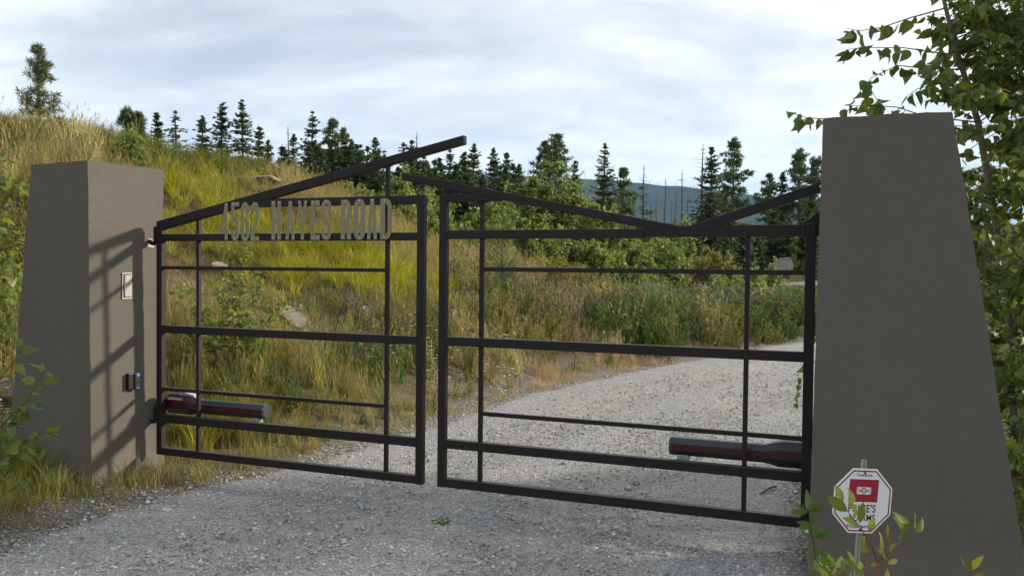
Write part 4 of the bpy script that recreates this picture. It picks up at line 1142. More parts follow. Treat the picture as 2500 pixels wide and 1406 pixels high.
    if LF: obj('crown', mesh('crown', LV, LF, M[m]), root)
    return root


def tree(*a, **k): conifer(*a, **k)


tree(95, 118, 21, 46, 'pine', 'lone young pine standing on the crest of the grassy hill', m='needle_pine', name='pine_tree', seed=101)
tree(308, 262, 27, 17, 'pine', 'small pine peeping over the hill, nearest the lone pine', m='needle_pine', name='pine_tree', seed=2)
tree(338, 283, 27, 14, 'pine', 'stubby little pine behind the hill crest', m='needle_pine', name='pine_tree', seed=3)
tree(382, 275, 31, 21, 'spruce', 'small dense pointed spruce behind the hill crest', seed=4)
tree(427, 270, 31, 29, 'sparse', 'thin open spruce above the left pillar', seed=5)
tree(494, 282, 34, 25, 'spruce', 'slim spruce left of the tall pair behind the hill', seed=6)
tree(543, 249, 35, 37, 'spruce', 'airy half of the tall spruce pair behind the hill', seed=7, dead=.1)
tree(591, 244, 35, 40, 'spruce', 'dense half of the tall spruce pair behind the hill', seed=8)
tree(632, 305, 36, 27, 'spruce', 'shorter spruce leaning on the tall pair behind the hill', seed=9)
tree(655, 343, 37, 23, 'spruce', 'low spruce sloping down from the tall pair', seed=10)
tree(688, 352, 44, 22, 'spruce', 'dark spruce at the left end of the grove', seed=11)
tree(718, 328, 44, 28, 'spruce', 'bushy spruce beside the bare spike in the grove', seed=12)
tree(703, 308, 43, 9, 'snag', 'bare dead spike at the left of the grove', name='dead_tree', seed=13)
tree(763, 272, 45, 36, 'spruce', 'tallest spruce of the grove behind the number leaf', seed=14, dead=.1)
tree(812, 296, 45, 38, 'pine', 'broad pine with a jutting side limb in the grove', m='needle', name='pine_tree', seed=15)
tree(838, 318, 46, 22, 'pine', 'pine close beside the broad one in the grove', m='needle', name='pine_tree', seed=16)
tree(858, 340, 45, 32, 'spruce', 'spruce sloping down right of the broad pine', seed=17)
tree(880, 352, 47, 22, 'spruce', 'narrow spruce in the dip of the grove', seed=18)
tree(916, 335, 48, 29, 'spruce', 'layered spruce rising out of the sloping beam', seed=19)
tree(938, 362, 48, 18, 'sparse', 'thin bare sided spruce beside the layered one', seed=20)
tree(985, 346, 50, 24, 'sparse', 'open topped spruce above the raised beam tip', seed=21)
tree(1006, 340, 50, 28, 'spruce', 'spruce crossed by the raised beam near its tip', seed=22)
tree(1018, 322, 49, 8, 'snag', 'dead spike just above the raised beam', name='dead_tree', seed=23)
tree(1040, 388, 50, 24, 'spruce', 'short spruce under the raised beam tip', seed=24)
tree(1062, 384, 52, 15, 'snag', 'small bare dead tree between two spruce groups', name='dead_tree', seed=25)
tree(1098, 364, 54, 24, 'spruce', 'slender spruce right of the bare dead tree', seed=26, dead=.15)
tree(1130, 374, 55, 17, 'spruce', 'narrow spruce wedged in the middle group', seed=27)
tree(1158, 352, 54, 37, 'spruce', 'widest spruce of the middle group', seed=28)
tree(1205, 361, 56, 25, 'spruce', 'spruce right of the widest one in the middle group', seed=29)
tree(1238, 370, 55, 29, 'spruce', 'blunt spruce at the right end of the middle group', seed=30)
tree(1330, 350, 54, 30, 'pine', 'shorter pine of the pair behind the poplar spire', m='needle', name='pine_tree', seed=31)
tree(1360, 328, 53, 30, 'pine', 'taller pine of the pair behind the poplar spire', m='needle', name='pine_tree', seed=32)
tree(1404, 394, 55, 20, 'spruce', 'small spruce right of the poplar spire', seed=33)
tree(1478, 347, 50, 36, 'spruce', 'big ragged spruce standing alone before the blue hill', seed=34, dead=.32, m='needle_olive')
tree(1523, 411, 54, 21, 'pine', 'short pine beside the big ragged spruce', m='needle', name='pine_tree', seed=35)
tree(1573, 404, 52, 27, 'sparse', 'half dead tree with grey bare top before the blue hill', seed=36, dead=.75)
for i, (x, y, Y, lab) in enumerate(((1625, 436, 58, 'tall thin burnt trunk rising clear over the blue hill'), (1665, 414, 54, 'tallest burnt trunk with drooping side twigs before the blue hill'), (1650, 468, 60, 'burnt trunk just left of the tallest one before the blue hill'), (1603, 470, 62, 'plain burnt pole right of the half dead tree'), (1590, 490, 58, 'short dark burnt pole touching the half dead tree'), (1548, 480, 60, 'burnt pole between the short pine and the half dead tree'), (1640, 490, 66, 'shortest burnt pole between two tall burnt trunks'), (1680, 476, 60, 'burnt pole between the tallest burnt trunk and the olive spruce'))):
    tree(x, y, Y, 20 if i == 1 else 8, 'snag', lab, name='dead_tree', seed=40 + i, group='burnt trunks before the hill')
tree(1717, 352, 47, 34, 'snag', 'dead tree with bare level limbs beside the wide olive spruce', name='dead_tree', seed=50)
tree(1738, 357, 46, 46, 'spruce', 'wide olive spruce in front of the dark pine', m='needle_olive', seed=51)
tree(1793, 342, 50, 40, 'pine', 'tall dark pine right of the wide olive spruce', m='needle', name='pine_tree', seed=52)
tree(1880, 428, 52, 36, 'pine', 'low broad pine left of the three by the pillar', m='needle_pine', name='pine_tree', seed=53)
tree(1912, 420, 50, 30, 'spruce', 'middle sized spruce left of the slim tall one by the pillar', seed=54)
tree(1953, 367, 50, 31, 'pine', 'slim tall pine near the shaded pillar', m='needle', name='pine_tree', seed=55)
tree(1994, 385, 48, 30, 'pine', 'pine cut off by the edge of the shaded pillar', m='needle', name='pine_tree', seed=56)
tree(2060, 420, 48, 34, 'spruce', 'spruce hidden behind the shaded pillar', seed=57)
for i, (x, y, Y, hw, lab) in enumerate(((1735, 470, 40, 60, 'dark spruce skirt beneath the wide olive spruce'), (1815, 545, 33, 48, 'dark low spruce left of the thin upright bar'), (1890, 505, 38, 66, 'broad dark spruce behind the pale boulder'), (1960, 530, 38, 52, 'dark spruce above the end of the top rail'), (1770, 570, 31, 40, 'small dark spruce beside the turning shrub'), (2040, 520, 33, 60, 'dark spruce hidden behind the shaded pillar'), (1680, 545, 34, 30, 'small dark spruce under the dip of the beams'), (1925, 545, 37, 44, 'dark bushy spruce right behind the pale boulder'), (1850, 580, 36.5, 44, 'dark bushy spruce left of the pale boulder'), (1785, 510, 37, 50, 'dark spruce seen in the dip right of the V'), (1985, 470, 39, 50, 'dark spruce against the edge of the shaded pillar'), (1700, 575, 33, 50, 'dark spruce behind the turning shrub'), (1640, 560, 38, 44, 'dark spruce behind the green bush under the V'), (1755, 600, 30, 44, 'low dark spruce right of the turning shrub'), (1905, 590, 37.5, 50, 'low dark spruce with its skirt at the pale boulder'), (1560, 555, 45, 46, 'dark spruce between the poplar bushes and the V'))):
    tree(x, y, Y, hw, 'spruce', lab, m='needle_olive' if i in (0, 2) else 'needle', seed=60 + i, dens=2.3)
rf = random.Random(77)
for i in range(48):                         # filling the depth of the grove
    x = rf.choice((rf.uniform(690, 900), rf.uniform(690, 900), rf.uniform(900, 1060), rf.uniform(960, 1270))); y = rf.uniform(335, 410) if x < 900 else rf.uniform(368, 430)
    tree(x, y, rf.uniform(38, 43) if x > 900 else rf.uniform(40, 44), rf.uniform(26, 42), 'spruce', 'dark spruce in the thick of the grove behind the beams', seed=80 + i, dens=1.5, group='spruces in the thick of the grove')


# ------------------------------------------------------------------ poplar bushes beyond the meadow
def bush(px, py_top, py_base, Y, hw_px, n, label, m='leaf_bush', seed=0, spire=.5, lsz=.105, group='poplar bushes beyond the meadow', name='poplar_bush'):
    r = random.Random(seed); top = P(px, py_top, Y); bx, by = P(px, py_base, Y).x, Y
    gz = min(hz(bx, by), P(px, py_base, Y).z); ht = top.z - gz; hw = hw_px / F * Y
    root = thing(name, label, 'bush', (bx, by, gz), group=group); V, Fc = [], []; LV, LF = [], []; paths = []
    hw *= 1.3; n = int(n * 2.1); nst = max(6, int(hw * 13))
    for s in range(nst):
        a = r.uniform(0, 6.28); rr = math.sqrt(r.random()) if s else 0; x, y = math.cos(a) * rr * hw, math.sin(a) * rr * hw * .8
        hh = ht * (1 - rr ** 1.3 * spire * .62) * (r.uniform(.84, 1.06) if s else 1.03)
        path = bez((x * .5, y * .5, 0), (x * 1.05, y * 1.05, hh * .45), (x * .9, y * .9, hh), 6); paths.append(path)
        tube(path, [.018 * (1 - i / 7) + .003 for i in range(7)], 4, V, Fc, False)
        for q in range(9):
            f = r.uniform(.1, .95); k = int(f * 6); p0 = path[min(k, 5)]; d = Vector((r.gauss(0, 1), r.gauss(0, 1), r.uniform(.1, .9))).normalized() * r.uniform(.2, .6) * min(1.1, hw * 1.2) * (1.2 - f * .75)
            tube([p0, p0 + d * .6, p0 + d], [.006, .004, .002], 3, V, Fc, False); paths.append([p0, p0 + d * .5, p0 + d])
    for q in range(n):
        path = r.choice(paths); f = r.uniform(.1, 1.02) * (len(path) - 1); k = min(int(f), len(path) - 2); p = Vector(path[k]).lerp(Vector(path[k + 1]), f - k) + Vector((r.gauss(0, .05), r.gauss(0, .05), r.gauss(0, .05)))
        d = Vector((r.gauss(0, .8), r.gauss(0, .8), r.gauss(-.45, .5))).normalized(); s = lsz * r.uniform(.65, 1.35); sd_ = d.cross(Vector((r.gauss(0, 1), r.gauss(0, 1), r.gauss(0, 1)))).normalized() * s * .33
        nn = d.cross(sd_).normalized() * s * .08
        k = len(LV); LV.extend((p, p + d * s * .45 + sd_ + nn, p + d * s, p + d * s * .45 - sd_ + nn)); LF += [(k, k + 1, k + 2), (k, k + 2, k + 3)]
    obj('stem', mesh('stem', V, Fc, M['bark_pop']), root); obj('crown', mesh('crown', LV, LF, M[m], smooth=False), root)


bush(985, 408, 640, 20.5, 80, 4200, 'leafy poplar bush behind the road name lettering', seed=1, spire=.65)
bush(1075, 500, 660, 19.5, 75, 3200, 'poplar bush seen through the gap between the leaves', seed=2)
bush(1345, 352, 700, 23, 62, 4200, 'tallest poplar bush rising to a thin spire', seed=3, spire=.75)
bush(1285, 430, 700, 22.5, 70, 4200, 'poplar bush left of the thin spire', seed=4, spire=.6)
bush(1200, 480, 660, 20, 62, 3000, 'low poplar bush behind the young bright pine', seed=5)
bush(1425, 425, 700, 23, 68, 4200, 'poplar bush right of the thin spire', seed=6, spire=.6)
bush(1495, 520, 700, 23.5, 62, 3400, 'rounded poplar bush above the low grey boulder', seed=7)
bush(1380, 560, 715, 21.5, 90, 4200, 'broad low poplar bush in front of the spire', seed=8, spire=.4)
bush(1590, 550, 705, 24.5, 70, 3600, 'green poplar bush under the V of the beams', seed=9)
bush(1385, 470, 705, 22.6, 72, 3600, 'poplar bush at the foot of the thin spire', seed=41, spire=.35)
bush(1250, 500, 700, 21.4, 60, 3200, 'dense poplar bush between the young pine and the spire', seed=42, spire=.3)
bush(1330, 520, 712, 21.0, 66, 3200, 'dense poplar bush filling the middle of the right leaf', seed=43, spire=.3)
bush(1540, 570, 708, 23.2, 60, 2800, 'dense poplar bush left of the V of the beams', seed=44, spire=.3)
bush(1620, 590, 708, 24.0, 56, 2600, 'dark leafed poplar bush beside the turning shrub', 'leaf', 45, .3)
bush(1040, 455, 640, 22.5, 66, 3200, 'poplar bush under the end of the lower beam', seed=46, spire=.4)
bush(1300, 405, 705, 22.2, 60, 3800, 'tall pale poplar bush just left of the thin spire', seed=51, spire=.45)
bush(1395, 405, 705, 22.4, 58, 3800, 'tall pale poplar bush just right of the thin spire', seed=52, spire=.45)
bush(1450, 470, 708, 22.0, 60, 3400, 'pale poplar bush sloping down from the spire', seed=53, spire=.4)
bush(1235, 450, 700, 21.8, 52, 3200, 'pale poplar bush rising behind the young pine', seed=54, spire=.4)
bush(1140, 545, 700, 19, 60, 2600, 'low poplar bush right of the leaf gap', seed=31, spire=.4)
bush(935, 470, 640, 22, 50, 2400, 'small poplar bush left of the letter D', seed=32, spire=.5)
bush(1290, 560, 710, 20.5, 70, 3000, 'low poplar bush under the middle of the right leaf', seed=33, spire=.35)
bush(1460, 590, 715, 22, 80, 3200, 'wide low poplar bush over the low grey boulder', seed=34, spire=.35)
bush(1665, 520, 700, 27, 40, 1800, 'slender poplar bush poking above the V of the beams', seed=10)
bush(1715, 592, 708, 25.5, 66, 3600, 'turning shrub with brownish yellow leaves', 'leaf_orange', 11, .6, name='turning_shrub')
bush(1660, 600, 708, 25, 40, 1600, 'half green shrub beside the turning one', seed=12)
bush(1840, 622, 705, 25, 20, 500, 'thin poplar sapling behind the thin upright bar', seed=13)
bush(1893, 632, 705, 25.5, 20, 420, 'thin poplar sapling left of the pale boulder', seed=14)
bush(1800, 668, 720, 24, 60, 1500, 'low green shrub along the edge of the far gravel', seed=15)
bush(1560, 655, 715, 23.5, 60, 1600, 'low green shrub in front of the low grey boulder', seed=16)
bush(640, 655, 720, 12.2, 20, 160, 'tiny leafy seedling in the yellow grass', seed=17, lsz=.07)
bush(1215, 672, 745, 15.5, 34, 900, 'bright green leafy clump in the dry grass', 'leaf_bright', 18, .4, .08, name='leafy_clump')
bush(855, 430, 520, 30, 60, 1500, 'yellowish shrub at the foot of the grove', 'leaf_bush', 19, .4, .13)
bush(330, 318, 420, 15.5, 40, 700, 'low green shrub on the hill crest', 'leaf_bush', 21, .4, .08, name='hill_shrub', group='low shrubs on the hill')

# young bright pine
yp = P(1228, 500, 15); gz = hz(yp.x, yp.y); r = random.Random(3)
t_ = thing('young_pine', 'bright green young pine behind the right leaf corner', 'tree', (yp.x, yp.y, gz)); V, Fc, LV, LF = [], [], [], []
ht = yp.z - gz; tube([(0, 0, 0), (0, 0, ht)], [.025, .008], 5, V, Fc)
for q in range(46):
    t = r.uniform(.1, 1); a = r.uniform(0, 6.28); ln = .12 + .33 * (1 - t); e = Vector((math.cos(a) * ln, math.sin(a) * ln, t * ht + ln * .9)); o_ = Vector((0, 0, t * ht)); tube([o_, e], [.006, .004], 3, V, Fc, False)
    for z_ in range(34):
        c = o_.lerp(e, r.uniform(.2, 1)); d = ((e - o_).normalized() + Vector((r.gauss(0, .6), r.gauss(0, .6), r.gauss(0, .6)))).normalized() * .11; sd_ = d.cross(Vector((r.gauss(0, 1), r.gauss(0, 1), 1))).normalized() * .0035
        k = len(LV); LV.extend((c - sd_, c + sd_, c + d)); LF.append((k, k + 1, k + 2))
obj('trunk', mesh('trunk', V, Fc, M['bark']), t_); obj('crown', mesh('crown', LV, LF, M['needle_bright']), t_)


# ------------------------------------------------------------------ grass, weeds and loose stones (scattered; nobody could count them)
def blade(V, Fc, x, y, az, lean, h, wd, seg=3, z0=0.0, curve=1.6):
    dx, dy = math.cos(az), math.sin(az); b = len(V)
    sx, sy = -dy, dx
    for i in range(seg + 1):
        f = i / seg; off = lean * h * f ** curve; z = z0 + h * f * math.sqrt(max(.05, 1 - (lean * f) ** 2 * .5)); hw = wd * .5 * (1 - f) ** .6
        if i < seg: V += [(x + dx * off - sx * hw, y + dy * off - sy * hw, z), (x + dx * off + sx * hw, y + dy * off + sy * hw, z)]
        else: V.append((x + dx * off, y + dy * off, z))
    for i in range(seg - 1): Fc.append((b + 2 * i, b + 2 * i + 1, b + 2 * i + 3, b + 2 * i + 2))
    Fc.append((b + 2 * seg - 2, b + 2 * seg - 1, b + 2 * seg))
    return (x + dx * lean * h, y + dy * lean * h, z0 + h * math.sqrt(max(.05, 1 - lean ** 2 * .5)))


def tuft(kind, seed):
    r = random.Random(seed); V, Fc, colr, fl = [], [], [], []

    def pad(c=(1, 1, 1), f=0.0):
        while len(colr) < len(V): colr.append((*c, 1)); fl.append(f)
    if kind == 'tall':
        for q in range(20):
            a, d = r.uniform(0, 6.28), abs(r.gauss(0, .07)); h = r.uniform(.45, 1.0)
            tx, ty, tz = blade(V, Fc, math.cos(a) * d, math.sin(a) * d, r.uniform(0, 6.28), r.uniform(.05, .5), h, .012, 3)
            if r.random() < .45:            # seed head
                for z_ in range(5):
                    blade(V, Fc, tx + r.gauss(0, .006), ty + r.gauss(0, .006), r.uniform(0, 6.28), .6, .05, .010, 2, tz - .10 + .02 * z_)
        for q in range(16):
            a, d = r.uniform(0, 6.28), abs(r.gauss(0, .07)); blade(V, Fc, math.cos(a) * d, math.sin(a) * d, r.uniform(0, 6.28), r.uniform(.3, 1.0), r.uniform(.2, .5), .013, 3)
    elif kind == 'bunch':
        for q in range(40):
            a, d = r.uniform(0, 6.28), abs(r.gauss(0, .06)); blade(V, Fc, math.cos(a) * d, math.sin(a) * d, a + r.gauss(0, .6), r.uniform(.2, .9), r.uniform(.5, 1.1), .019, 3)
    elif kind == 'short':
        for q in range(34):
            a, d = r.uniform(0, 6.28), r.uniform(0, .17); blade(V, Fc, math.cos(a) * d, math.sin(a) * d, r.uniform(0, 6.28), r.uniform(.2, 1.0), r.uniform(.06, .20), .007, 2)
    elif kind in ('weed', 'bloom', 'yarrow'):
        for s in range(8 if kind != 'yarrow' else 4):
            a, d = r.uniform(0, 6.28), abs(r.gauss(0, .09)); h = r.uniform(.55, 1.0); az = r.uniform(0, 6.28); lean = r.uniform(.05, .4); x, y = math.cos(a) * d, math.sin(a) * d
            tx, ty, tz = blade(V, Fc, x, y, az, lean, h, .012, 4); pad()
            for q in range(20):
                f = r.uniform(.08, .92); lx, ly = x + math.cos(az) * lean * h * f ** 1.6, y + math.sin(az) * lean * h * f ** 1.6
                blade(V, Fc, lx, ly, r.uniform(0, 6.28), r.uniform(.5, 1.25), r.uniform(.06, .15) * (1.15 - f * .6), .022, 2, h * f * .97)
            pad()
            if kind == 'bloom':
                for q in range((0, 7, 2, 4)[s % 4]):
                    f = r.uniform(.68, 1.0); lx, ly = x + math.cos(az) * lean * h * f ** 1.6, y + math.sin(az) * lean * h * f ** 1.6
                    blade(V, Fc, lx + r.gauss(0, .018), ly + r.gauss(0, .018), r.uniform(0, 6.28), r.uniform(.3, 1.3), .030, .024, 2, h * f * .97)
                pad(r.choice(((.055, .05, .14), (.075, .055, .13), (.045, .045, .16))), 1.0)
            if kind == 'yarrow':
                for q in range(20):
                    blade(V, Fc, tx + r.gauss(0, .018), ty + r.gauss(0, .018), r.uniform(0, 6.28), 1.3, .022, .02, 2, tz)
                pad((.72, .70, .62), 1.0)
    pad()
    me = mesh(kind, V, Fc, M['weed'] if kind in ('weed', 'bloom', 'yarrow') else M['grass'])
    at = me.attributes.new('blade', 'FLOAT_COLOR', 'POINT'); at.data.foreach_set('color', np.array(colr, np.float32).ravel())
    at = me.attributes.new('bloom', 'FLOAT', 'POINT'); at.data.foreach_set('value', np.array(fl, np.float32))
    return me


def scatter(name, sources, pts, rot, scl, tint, idx):
    col = bpy.data.collections.new(name + '_kinds')
    for i, me in enumerate(sources): o = bpy.data.objects.new(f'{name}_{i:02d}', me); col.objects.link(o)
    me = bpy.data.meshes.new(name); me.from_pydata(pts.tolist(), [], [])
    for nm, ty, key, arr in (('rot', 'FLOAT_VECTOR', 'vector', rot), ('scl', 'FLOAT_VECTOR', 'vector', scl), ('tint', 'FLOAT_COLOR', 'color', tint)):
        at = me.attributes.new(nm, ty, 'POINT'); at.data.foreach_set(key, np.asarray(arr, np.float32).ravel())
    at = me.attributes.new('idx', 'INT', 'POINT'); at.data.foreach_set('value', np.asarray(idx, np.int32))
    o = obj(name, me, kind='stuff')
    ng = bpy.data.node_groups.new(name, 'GeometryNodeTree')
    ng.interface.new_socket('Geometry', in_out='INPUT', socket_type='NodeSocketGeometry'); ng.interface.new_socket('Geometry', in_out='OUTPUT', socket_type='NodeSocketGeometry')
    N = ng.nodes; gi, go = N.new('NodeGroupInput'), N.new('NodeGroupOutput'); ip = N.new('GeometryNodeInstanceOnPoints'); ci = N.new('GeometryNodeCollectionInfo')
    ci.inputs['Collection'].default_value = col; ci.inputs['Separate Children'].default_value = True; ci.inputs['Reset Children'].default_value = True
    ip.inputs['Pick Instance'].default_value = True
    ng.links.new(gi.outputs[0], ip.inputs['Points']); ng.links.new(ci.outputs[0], ip.inputs['Instance']); ng.links.new(ip.outputs[0], go.inputs[0])
    for nm, ty, sk in (('rot', 'FLOAT_VECTOR', 'Rotation'), ('scl', 'FLOAT_VECTOR', 'Scale'), ('idx', 'INT', 'Instance Index')):
        a = N.new('GeometryNodeInputNamedAttribute'); a.data_type = ty; a.inputs['Name'].default_value = nm; ng.links.new(a.outputs[0], ip.inputs[sk])
    md = o.modifiers.new('scatter', 'NODES'); md.node_group = ng
    return o


TAN, PALE, YEL, OLV, GRN, GRY, PNK, BRN, TGR = (.345, .29, .105), (.45, .37, .165), (.36, .345, .012), (.195, .190, .035), (.095, .160, .028), (.170, .190, .065), (.385, .275, .155), (.175, .125, .070), (.315, .265, .075)
ZONES = [  # px, py, radius, tint, kind, height
    (-150, 320, 3, TAN, 'tall', .8), (60, 330, 2.2, TAN, 'tall', .75), (190, 375, 1.1, PALE, 'tall', .8), (130, 350, 1.5, OLV, 'bunch', .5), (330, 385, 1.8, OLV, 'bunch', .55), (250, 370, 1.4, GRN, 'weed', .5), (380, 400, 1.4, GRN, 'weed', .5), (300, 420, 1.2, TGR, 'tall', .55), (450, 370, 1.6, OLV, 'bunch', .5), (400, 330, 1.2, TGR, 'tall', .6), (560, 420, 1.2, OLV, 'bunch', .45),
    (650, 410, .9, PALE, 'tall', .8), (610, 455, .7, PNK, 'short', .12), (480, 450, 1.1, YEL, 'bunch', .4), (430, 530, .7, BRN, 'short', .2), (700, 470, .9, TAN, 'tall', .5), (60, 420, 1.0, TAN, 'tall', .5), (20, 520, .8, OLV, 'weed', .5), (30, 700, .8, OLV, 'weed', .5),
    (450, 570, 1.0, YEL, 'bunch', .36), (600, 555, 1.0, YEL, 'bunch', .36), (760, 545, .8, TGR, 'bunch', .40), (700, 520, .7, TGR, 'bunch', .4), (870, 560, .8, TAN, 'tall', .6), (650, 630, 1.0, YEL, 'bunch', .36), (780, 610, 1.1, YEL, 'bunch', .36), (880, 620, 1.0, YEL, 'bunch', .38), (970, 640, .8, TGR, 'tall', .5),
    (740, 690, 1.1, YEL, 'bunch', .38), (860, 685, 1.1, YEL, 'bunch', .38), (990, 720, 1.0, YEL, 'bunch', .36), (520, 650, .6, OLV, 'bunch', .36), (880, 735, .45, (.20, .175, .135), 'bunch', .3), (790, 740, .5, BRN, 'short', .2), (690, 740, .5, TGR, 'short', .2), (800, 790, .5, GRY, 'weed', .4), (560, 720, .5, BRN, 'short', .2), (440, 715, .5, PNK, 'short', .12),
    (430, 672, .12, (.24, .13, .05), 'short', .2), (700, 870, .6, TAN, 'tall', .46), (850, 860, .6, TAN, 'tall', .46), (770, 830, .5, TAN, 'tall', .40), (440, 870, .6, TGR, 'tall', .6), (600, 900, .6, TGR, 'tall', .5), (500, 960, .5, OLV, 'tall', .55), (750, 940, .5, TGR, 'tall', .6), (900, 920, .6, GRN, 'bloom', .65), (880, 860, .4, OLV, 'bloom', .7), (1010, 900, .5, OLV, 'bloom', .6), (990, 950, .4, TGR, 'yarrow', .55),
    (700, 1040, .5, OLV, 'bunch', .4), (740, 1000, .3, GRN, 'bloom', .5), (560, 1060, .45, YEL, 'bunch', .38), (450, 1070, .4, OLV, 'bunch', .36), (850, 1010, .45, TGR, 'tall', .5), (960, 1030, .4, TAN, 'short', .2), (600, 1120, .35, TGR, 'short', .24), (480, 1130, .3, TAN, 'short', .16), (820, 1080, .4, TGR, 'tall', .35),
    (1040, 790, .8, TGR, 'tall', .5), (1050, 960, .5, TGR, 'yarrow', .55), (1120, 700, 1.0, TAN, 'tall', .5), (1040, 640, .9, TGR, 'tall', .6), (1130, 810, .8, GRY, 'bloom', .6), (1120, 870, .6, OLV, 'bloom', .6), (1130, 930, .5, TGR, 'yarrow', .55), (1130, 1000, .45, TAN, 'short', .22), (1250, 660, 1.3, TAN, 'tall', .55), (1310, 690, 1.1, PNK, 'tall', .5), (1250, 640, .9, OLV, 'tall', .6),
    (1250, 770, .9, GRY, 'weed', .65), (1350, 770, .7, PNK, 'tall', .6), (1320, 740, 1.0, GRY, 'bloom', .7), (1450, 770, 1.2, GRY, 'bloom', .75), (1560, 850, .9, GRN, 'weed', .85), (1600, 800, 1.2, (.15, .185, .055), 'weed', .9), (1650, 770, 1.3, GRY, 'bloom', .8), (1750, 820, 1.0, OLV, 'weed', .85), (1780, 770, 1.3, GRY, 'bloom', .8), (1850, 790, 1.3, GRY, 'bloom', .8), (1920, 820, 1.0, GRN, 'weed', .8), (1900, 760, 1.6, GRN, 'weed', .7),
    (1260, 850, .7, TGR, 'weed', .55), (1330, 850, .7, OLV, 'weed', .6), (1420, 850, .7, PNK, 'tall', .5), (1200, 860, .5, TAN, 'tall', .6), (1220, 930, .5, PNK, 'short', .26), (1330, 915, .5, PNK, 'short', .24), (1450, 900, .5, PNK, 'short', .24), (1560, 890, .4, PNK, 'short', .22), (1720, 865, .5, PNK, 'short', .22), (1850, 850, .6, TGR, 'short', .2), (1230, 895, .4, TGR, 'yarrow', .45),
    (1800, 738, 1.8, GRY, 'weed', .5), (1600, 725, 1.8, TGR, 'tall', .45), (1450, 722, 1.4, TGR, 'weed', .5), (1400, 700, 1.2, OLV, 'weed', .5), (1560, 745, 1.3, GRN, 'weed', .5),
    (725, 835, .30, TAN, 'short', .16), (735, 860, .25, TGR, 'short', .2), (690, 815, .22, BRN, 'short', .12), (885, 790, .2, TGR, 'short', .15), (548, 680, .3, OLV, 'short', .15), (1900, 700, .8, OLV, 'short', .2),
    (1250, 575, 5, (.13, .15, .035), 'weed', .6), (1450, 580, 5, (.12, .14, .04), 'weed', .6), (1600, 575, 5, (.13, .14, .045), 'weed', .6), (1750, 585, 5, (.11, .13, .035), 'weed', .6), (1900, 585, 5, (.11, .13, .035), 'weed', .6), (2060, 585, 5, (.11, .13, .035), 'weed', .6),
    (60, 1240, .45, TGR, 'short', .22), (20, 1180, .4, OLV, 'bunch', .30), (110, 1210, .35, OLV, 'short', .24), (90, 1110, .25, OLV, 'yarrow', .45), (30, 1310, .3, BRN, 'short', .10), (150, 1265, .3, TAN, 'short', .13), (300, 1190, .25, TAN, 'short', .20), (240, 1185, .2, TAN, 'short', .22), (250, 1310, .3, BRN, 'short', .08), (400, 1165, .2, TAN, 'short', .14)]
KIND = {'tall': 0, 'bunch': 1, 'short': 2, 'weed': 3, 'bloom': 4, 'yarrow': 5}
DENS = {'tall': 38, 'bunch': 46, 'short': 48, 'weed': 27, 'bloom': 26, 'yarrow': 20}
zc_ = [hit(z[0], z[1]) for z in ZONES]
ZX = np.array([p.x for p in zc_]); ZY = np.array([p.y for p in zc_]); ZR_ = np.array([z[2] for z in ZONES])
ZR_ = ZR_ * np.clip(np.hypot(ZX, ZY) / 11, .8, 2.0)
ZT = np.array([z[3] for z in ZONES]); ZK = np.array([KIND[z[4]] for z in ZONES]); ZH = np.array([z[5] for z in ZONES]); ZD = np.array([DENS[z[4]] for z in ZONES])


def foot(x, y, q, pad):
    q = np.array([(p.x, p.y) for p in q]); c = q.mean(0); q = c + (q - c) * (1 + pad)
    return in_poly(x, y, q)


MAXD = 60.0
rr = []; aa = []
edges = np.geomspace(2.5, 62, 60)
for r0, r1 in zip(edges[:-1], edges[1:]):
    rm = (r0 + r1) / 2; lod = min(1.5, 11 / rm) if rm < 26 else min(1.5, 11 / rm) * .5
    n = int(MAXD * lod * math.radians(76) * (r1 * r1 - r0 * r0) / 2); rr.append(np.sqrt(RNG.uniform(r0 * r0, r1 * r1, n))); aa.append(RNG.uniform(math.radians(-40), math.radians(36), n))
rr, aa = np.concatenate(rr), np.concatenate(aa); X, Y = rr * np.sin(aa), rr * np.cos(aa)
rd = road_dist(X, Y) + wave(X, Y, 2.2, 41) * .16 + wave(X, Y, 7, 42) * .07
ok = (rd > 0) | ((rd > -.22) & (RNG.random(len(X)) < .12))
ok &= ~foot(X, Y, [b_tl, b_nc, b_r, b_bk], .06) & ~foot(X, Y, [down(RP_l, Vector()), down(RP_r, _fr * pe), down(RP_rb, _fr * pe), down(RP_lb, Vector())], .06)
ok &= ~((X > -.5) & (Y < 3.2)) & ~((X > 1.2) & (Y < 4.9) & (rd > -.3)) & ~((X > 1.5) & (Y < 12) & (RNG.random(len(X)) < .45))
X, Y, rd = X[ok], Y[ok], rd[ok]
Z = hgt(X, Y)
wob_x, wob_y = wave(X, Y, 1.2, 51) * .35, wave(X, Y, 1.2, 52) * .35
sel = np.empty(len(X), int); wmax = np.empty(len(X))
for k in range(0, len(X), 3000):
    s_ = slice(k, k + 3000); d2 = ((X[s_] + wob_x[s_])[:, None] - ZX) ** 2 + ((Y[s_] + wob_y[s_])[:, None] - ZY) ** 2
    g = -d2 / (.25 + .5 * ZR_) ** 1.6; wmax[s_] = g.max(1)
    g = g - np.log(-np.log(RNG.random(g.shape) + 1e-12) + 1e-12) * .45     # a little mixing between neighbours
    sel[s_] = g.argmax(1)
keep = RNG.random(len(X)) < ZD[sel] / MAXD * np.where(rd < .25, .55, 1.0)
X, Y, Z, rd, sel = X[keep], Y[keep], Z[keep], rd[keep], sel[keep]
ki = ZK[sel]; n = len(X)
rside = (X > 1.2) & (Y < 10) & (rd > 0)
hs = np.where(rside, np.minimum(ZH[sel], .28), ZH[sel]) * np.clip(.35 + rd / .9, .35, 1) * RNG.uniform(.7, 1.25, n)
